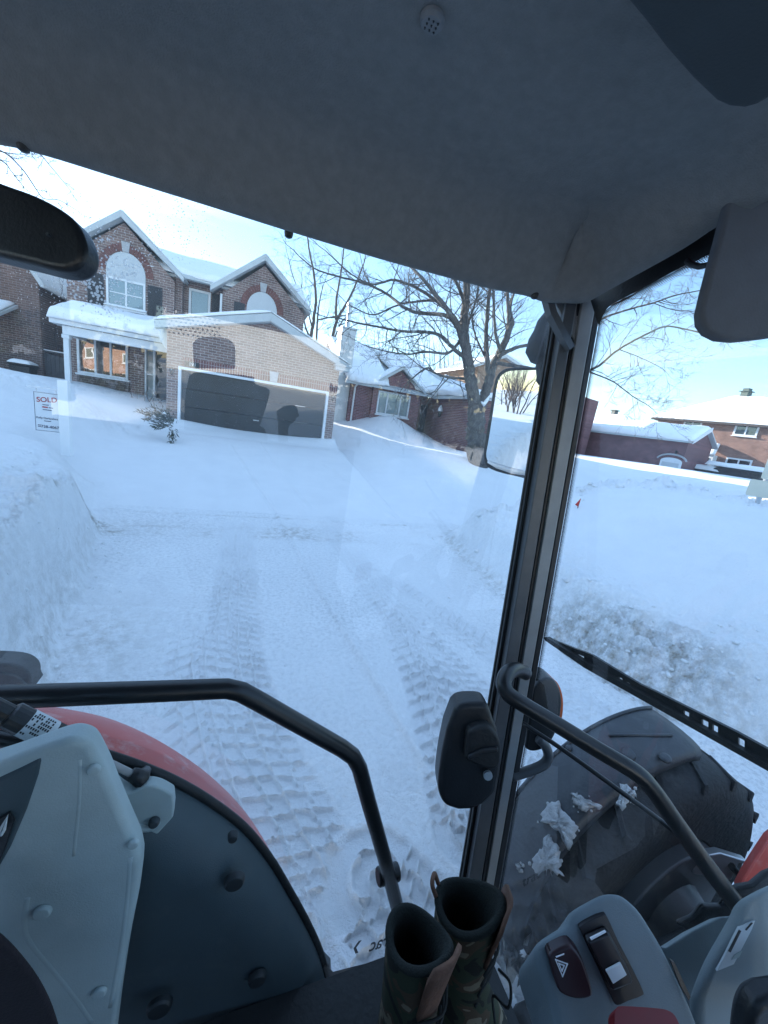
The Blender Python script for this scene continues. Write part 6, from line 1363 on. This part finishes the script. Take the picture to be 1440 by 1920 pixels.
def boot(px, py, k, yaw, label, sc=1.0, lean=(0,0), tab=True):
    top = pK(px, py, k); fz = .872; t = thing('boot', (top.x, top.y, fz), label, 'boot', 'pair of boots on the cab floor')
    fwd = Vector((math.cos(yaw), math.sin(yaw), 0)); sd = Vector((-math.sin(yaw), math.cos(yaw), 0)); hgt = top.z-fz
    def ring(c, a, b, dz=lambda u: 0., n=28): return [c + fwd*(a*math.cos(th)) + sd*(b*math.sin(th)) + Vector((0,0,dz(th))) for th in [2*math.pi*i/n for i in range(n)]]
    rim_dz = lambda th: .030*math.cos(th)*sc - .006 + .012*math.cos(2*th)*sc
    lv_ = Vector((lean[0], lean[1], 0))
    rows = [ring(top-lv_*0+Vector((0,0,-.0)), .066*sc, .053*sc, rim_dz)]
    for f_, a, b, o_ in ((.12,.068,.056,0),(.30,.066,.055,.004),(.5,.064,.053,.012),(.68,.068,.052,.022),(.82,.085,.054,.040),(.93,.105,.056,.060),(1.0,.110,.056,.064)):
        rows.append(ring(Vector((top.x,top.y,top.z-hgt*f_))+fwd*o_*sc+lv_*f_, a*sc, b*sc, (lambda th: rim_dz(th)*.4) if f_ < .2 else (lambda th: 0.)))
    mb = MB(); mb.loft(rows, True); sh = mb.build('shaft', M['camo'], t, smooth=True, sub=1)
    mb = MB(); inn_ = [ring(top, .064*sc, .051*sc, lambda th: rim_dz(th)+.002), ring(top, .056*sc, .043*sc, lambda th: rim_dz(th)-.004), ring(top+Vector((0,0,-.06)), .052*sc, .040*sc), ring(top+Vector((0,0,-.20)), .05*sc, .038*sc)]
    mb.loft(inn_, True); kk = len(mb.v)-28; mb.f.append(tuple(range(kk, kk+28))); mb.build('lining', M['lining'], t, smooth=True)
    mb = MB(); mb.tube([top+Vector((0,0,0))+fwd*(.066*sc*math.cos(th))+sd*(.053*sc*math.sin(th))+Vector((0,0,rim_dz(th)-.004)) for th in [2*math.pi*i/40 for i in range(41)]], .0075*sc, 8, False); mb.build('collar', M['lining'], t, smooth=True)
    mb = MB(); rows = []   # folded tongue standing at the front
    for i in range(7):
        f_ = i/6; zz = .058-.165*f_; w_ = .046*(1-.22*f_) if i else .036
        rows.append([top+fwd*((.074-.012*abs(u)*2+.010*(1-f_))*sc)+sd*(w_*u*2*sc)+Vector((0,0,(zz-.022*abs(u)*(1-f_))*sc)) for u in (-.5,-.3,-.1,.1,.3,.5)])
    mb.loft(rows); to = mb.build('tongue', M['leather'], t, smooth=True); s_ = to.modifiers.new('s', 'SOLIDIFY'); s_.thickness = .007
    for j in range(4):
        z0 = -.085-.030*j; mb = MB(); mb.tube(smooth_path([top+fwd*.060*sc+sd*.045*sc+Vector((0,0,z0)), top+fwd*.083*sc+sd*.01*sc+Vector((0,0,z0-.006)), top+fwd*.060*sc-sd*.045*sc+Vector((0,0,z0-.016))], 5), .0028, 6); mb.build('lace', M['lace'], t, smooth=True)
    mb = MB(); lp_ = top+fwd*.088*sc-sd*.02*sc; mb.tube(smooth_path([lp_+Vector((0,0,-.10)), lp_+fwd*.02-sd*.02+Vector((0,0,-.085)), lp_+fwd*.025-sd*.035+Vector((0,0,-.12)), lp_-sd*.02+Vector((0,0,-.14)), lp_-sd*.045+fwd*.01+Vector((0,0,-.16))], 6), .0026, 6); mb.build('lace', M['lace'], t, smooth=True)
    mb = MB(); mb.loft([ring(Vector((top.x,top.y,fz+.03))+fwd*.064*sc+lv_, .118*sc, .060*sc), ring(Vector((top.x,top.y,fz))+fwd*.064*sc+lv_, .116*sc, .058*sc)], True); mb.f.append(tuple(range(28))); mb.f.append(tuple(range(28,56))); mb.build('sole', M['rubber'], t)
    if not tab: return t
    mb = MB(); c = top-fwd*.070*sc+Vector((0,0,-.008)); mb.tube(smooth_path([c+sd*.012+Vector((0,0,-.01)), c-fwd*.012+sd*.010+Vector((0,0,.012)), c-fwd*.012-sd*.010+Vector((0,0,.012)), c-sd*.012+Vector((0,0,-.01))], 4), .005, 6); mb.build('pull_tab', M['leather'], t, smooth=True)
    return t
boot(786, 1752, .70, math.radians(-72), 'camouflage boot standing open, in front and left of its partner', .90, tab=False)
boot(880, 1688, .78, math.radians(-40), 'camouflage boot with dangling laces, behind the other and against the window pillar', .93)
# added unseen house opposite, sized so its sunlit front glares in the door glass
M['glare_siding'] = pmat('glare_wall_white', (.84,.84,.80), .6, .05, 2)
wo = thing('glare_house', (0, -25, 1), 'added white house out of view, shaped to mirror as glare in the cab door glass', 'house')
mb = MB(); mb.prism([(-4.4,-23,.3),(5.6,-23,.3),(5.6,-23,5.6),(.4,-23,8.4),(-4.4,-23,5.6)], (0,-9,0)); mb.build('wall', M['glare_siding'], wo)
WW = Wall((0,-23,0), (-1,0,0))
for a in (-5.2, 3.4): window(WW, wo, a, a+1.1, 4.2, 5.2, 2, .1)
snow_slab('roof_snow', (5.9,-22.6,5.5), (5.9,-32.4,5.5), (.4,-32.4,8.5), (.4,-22.6,8.5), .3, wo, 91, .05, .1, 20, 10); snow_slab('roof_snow', (-5.2,-32.4,5.5), (-5.2,-22.6,5.5), (.4,-22.6,8.5), (.4,-32.4,8.5), .3, wo, 92, .05, .1, 20, 10)
t = thing('glare_block_hedge', (18, -9.6, 1), 'dark hedge added out of view behind the tractor, blocks glare in the door glass', 'hedge')  # added unseen hedge, keeps sunlit ground out of the door glass reflection
rg = random.Random(8); mb = MB()
for i in range(21000):
    x = rg.uniform(2.5, 34); y = -9.9-.12*(x-2.5)+rg.gauss(0,.65); z = .5+4.6*rg.random()**.9*(1-.12*math.sin(x*2.1)**2); p = Vector((x, y, z)); d = Vector((rg.gauss(0,.5),rg.gauss(0,.5),rg.uniform(.4,1.2))).normalized()*rg.uniform(.15,.4); w_ = rnd_perp(d.normalized(), rg)*.115
    mb.add([p-w_, p+d*.5+w_, p+d, p+d*.5-w_], [(0,1,2,3)])
mb.build('foliage', pmat('cedar_green', (.03,.045,.03), .8, .4, 3), t)

t = thing('glare_block_hedge', (-8, -10, 1), 'low dark hedge added out of view across the street, cuts glare in the door glass', 'hedge')  # second added hedge, hides the bright snow opposite from the door glass
mb = MB()
for i in range(5000):
    x = rg.uniform(-17, -2.3); y = -10+rg.gauss(0,.35); z = .6+1.9*rg.random()**.8; p = Vector((x, y, z)); d = Vector((rg.gauss(0,.5),rg.gauss(0,.5),rg.uniform(.3,1.))).normalized()*rg.uniform(.12,.3); w_ = rnd_perp(d.normalized(), rg)*.07
    mb.add([p-w_, p+d*.5+w_, p+d, p+d*.5-w_], [(0,1,2,3)])
mb.build('foliage', pmat('hedge_green', (.03,.042,.03), .8, .4, 3), t)
# ------------------------------------------------------------------ sky, sun, camera
SUN_AZ, SUN_EL = math.radians(-27), math.radians(13)     # azimuth from +Y towards +X
w = bpy.data.worlds.new('World'); S.world = w; w.use_nodes = True
nt = w.node_tree; nt.nodes.clear()
out = nt.nodes.new('ShaderNodeOutputWorld'); bg = nt.nodes.new('ShaderNodeBackground')
sky = nt.nodes.new('ShaderNodeTexSky'); sky.sky_type = 'NISHITA'; sky.sun_disc = False
sky.sun_elevation = SUN_EL; sky.sun_rotation = SUN_AZ; sky.altitude = 100; sky.air_density = 1.0; sky.dust_density = .08; sky.ozone_density = 2.55
tc = nt.nodes.new('ShaderNodeTexCoord'); mp = nt.nodes.new('ShaderNodeMapping'); mp.inputs['Scale'].default_value = (1.2, 2.2, 7.0); mp.inputs['Rotation'].default_value = (0, .12, .5)
nt.links.new(tc.outputs['Generated'], mp.inputs[0])
ns = nt.nodes.new('ShaderNodeTexNoise'); ns.inputs['Scale'].default_value = 1.6; ns.inputs['Detail'].default_value = 7; ns.inputs['Roughness'].default_value = .58
nt.links.new(mp.outputs[0], ns.inputs['Vector'])
cf = ramp(nt, ns.outputs[0], [(.56, 0.), (.88, .30)])
cl = mixc(nt, cf, sky.outputs[0], (7.0, 7.6, 8.4))
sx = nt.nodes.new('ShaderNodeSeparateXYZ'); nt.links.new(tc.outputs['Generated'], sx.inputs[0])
hi = ramp(nt, sx.outputs[2], [(.46, 0.), (.78, 1.)])          # cloud veil added overhead, out of view, to brighten the snow
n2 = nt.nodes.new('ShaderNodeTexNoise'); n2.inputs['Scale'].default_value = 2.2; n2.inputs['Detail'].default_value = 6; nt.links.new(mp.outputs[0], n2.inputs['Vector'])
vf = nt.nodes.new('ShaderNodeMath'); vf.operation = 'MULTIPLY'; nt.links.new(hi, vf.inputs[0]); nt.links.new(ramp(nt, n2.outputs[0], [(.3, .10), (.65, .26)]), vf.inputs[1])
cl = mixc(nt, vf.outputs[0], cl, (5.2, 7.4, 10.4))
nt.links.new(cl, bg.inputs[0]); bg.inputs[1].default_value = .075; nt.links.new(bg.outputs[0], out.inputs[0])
sl = bpy.data.lights.new('sun', 'SUN'); sl.energy = 2.5; sl.angle = math.radians(.53); sl.color = (1.0, .93, .82)
so = bpy.data.objects.new('sun', sl); COL.objects.link(so)
sdir = Vector((math.sin(SUN_AZ)*math.cos(SUN_EL), math.cos(SUN_AZ)*math.cos(SUN_EL), math.sin(SUN_EL)))
so.rotation_euler = sdir.to_track_quat('Z', 'Y').to_euler(); so.location = sdir * 50
cd = bpy.data.cameras.new('camera'); cd.sensor_fit = 'HORIZONTAL'; cd.sensor_width = 36; cd.lens = 36*FPX/1440; cd.clip_start = .02; cd.clip_end = 600
co = bpy.data.objects.new('camera', cd); COL.objects.link(co); S.camera = co
R_ = Vector((float(rv[0]), float(dv[0]), float(-nv[0]))); D_ = Vector((float(rv[1]), float(dv[1]), float(-nv[1])))
co.matrix_world = Matrix(((R_.x, -D_.x, -FWD.x, CAM.x), (R_.y, -D_.y, -FWD.y, CAM.y), (R_.z, -D_.z, -FWD.z, CAM.z), (0, 0, 0, 1)))
S.render.engine = 'CYCLES'
S.view_settings.view_transform = 'Standard'; S.view_settings.look = 'None'; S.view_settings.gamma = 1; S.view_settings.exposure = 2.55
S.cycles.use_denoising = True; S.cycles.max_bounces = 8; S.cycles.diffuse_bounces = 4; S.cycles.glossy_bounces = 5; S.cycles.transparent_max_bounces = 12
S.cycles.sample_clamp_indirect = 8; S.cycles.caustics_reflective = False; S.cycles.caustics_refractive = False
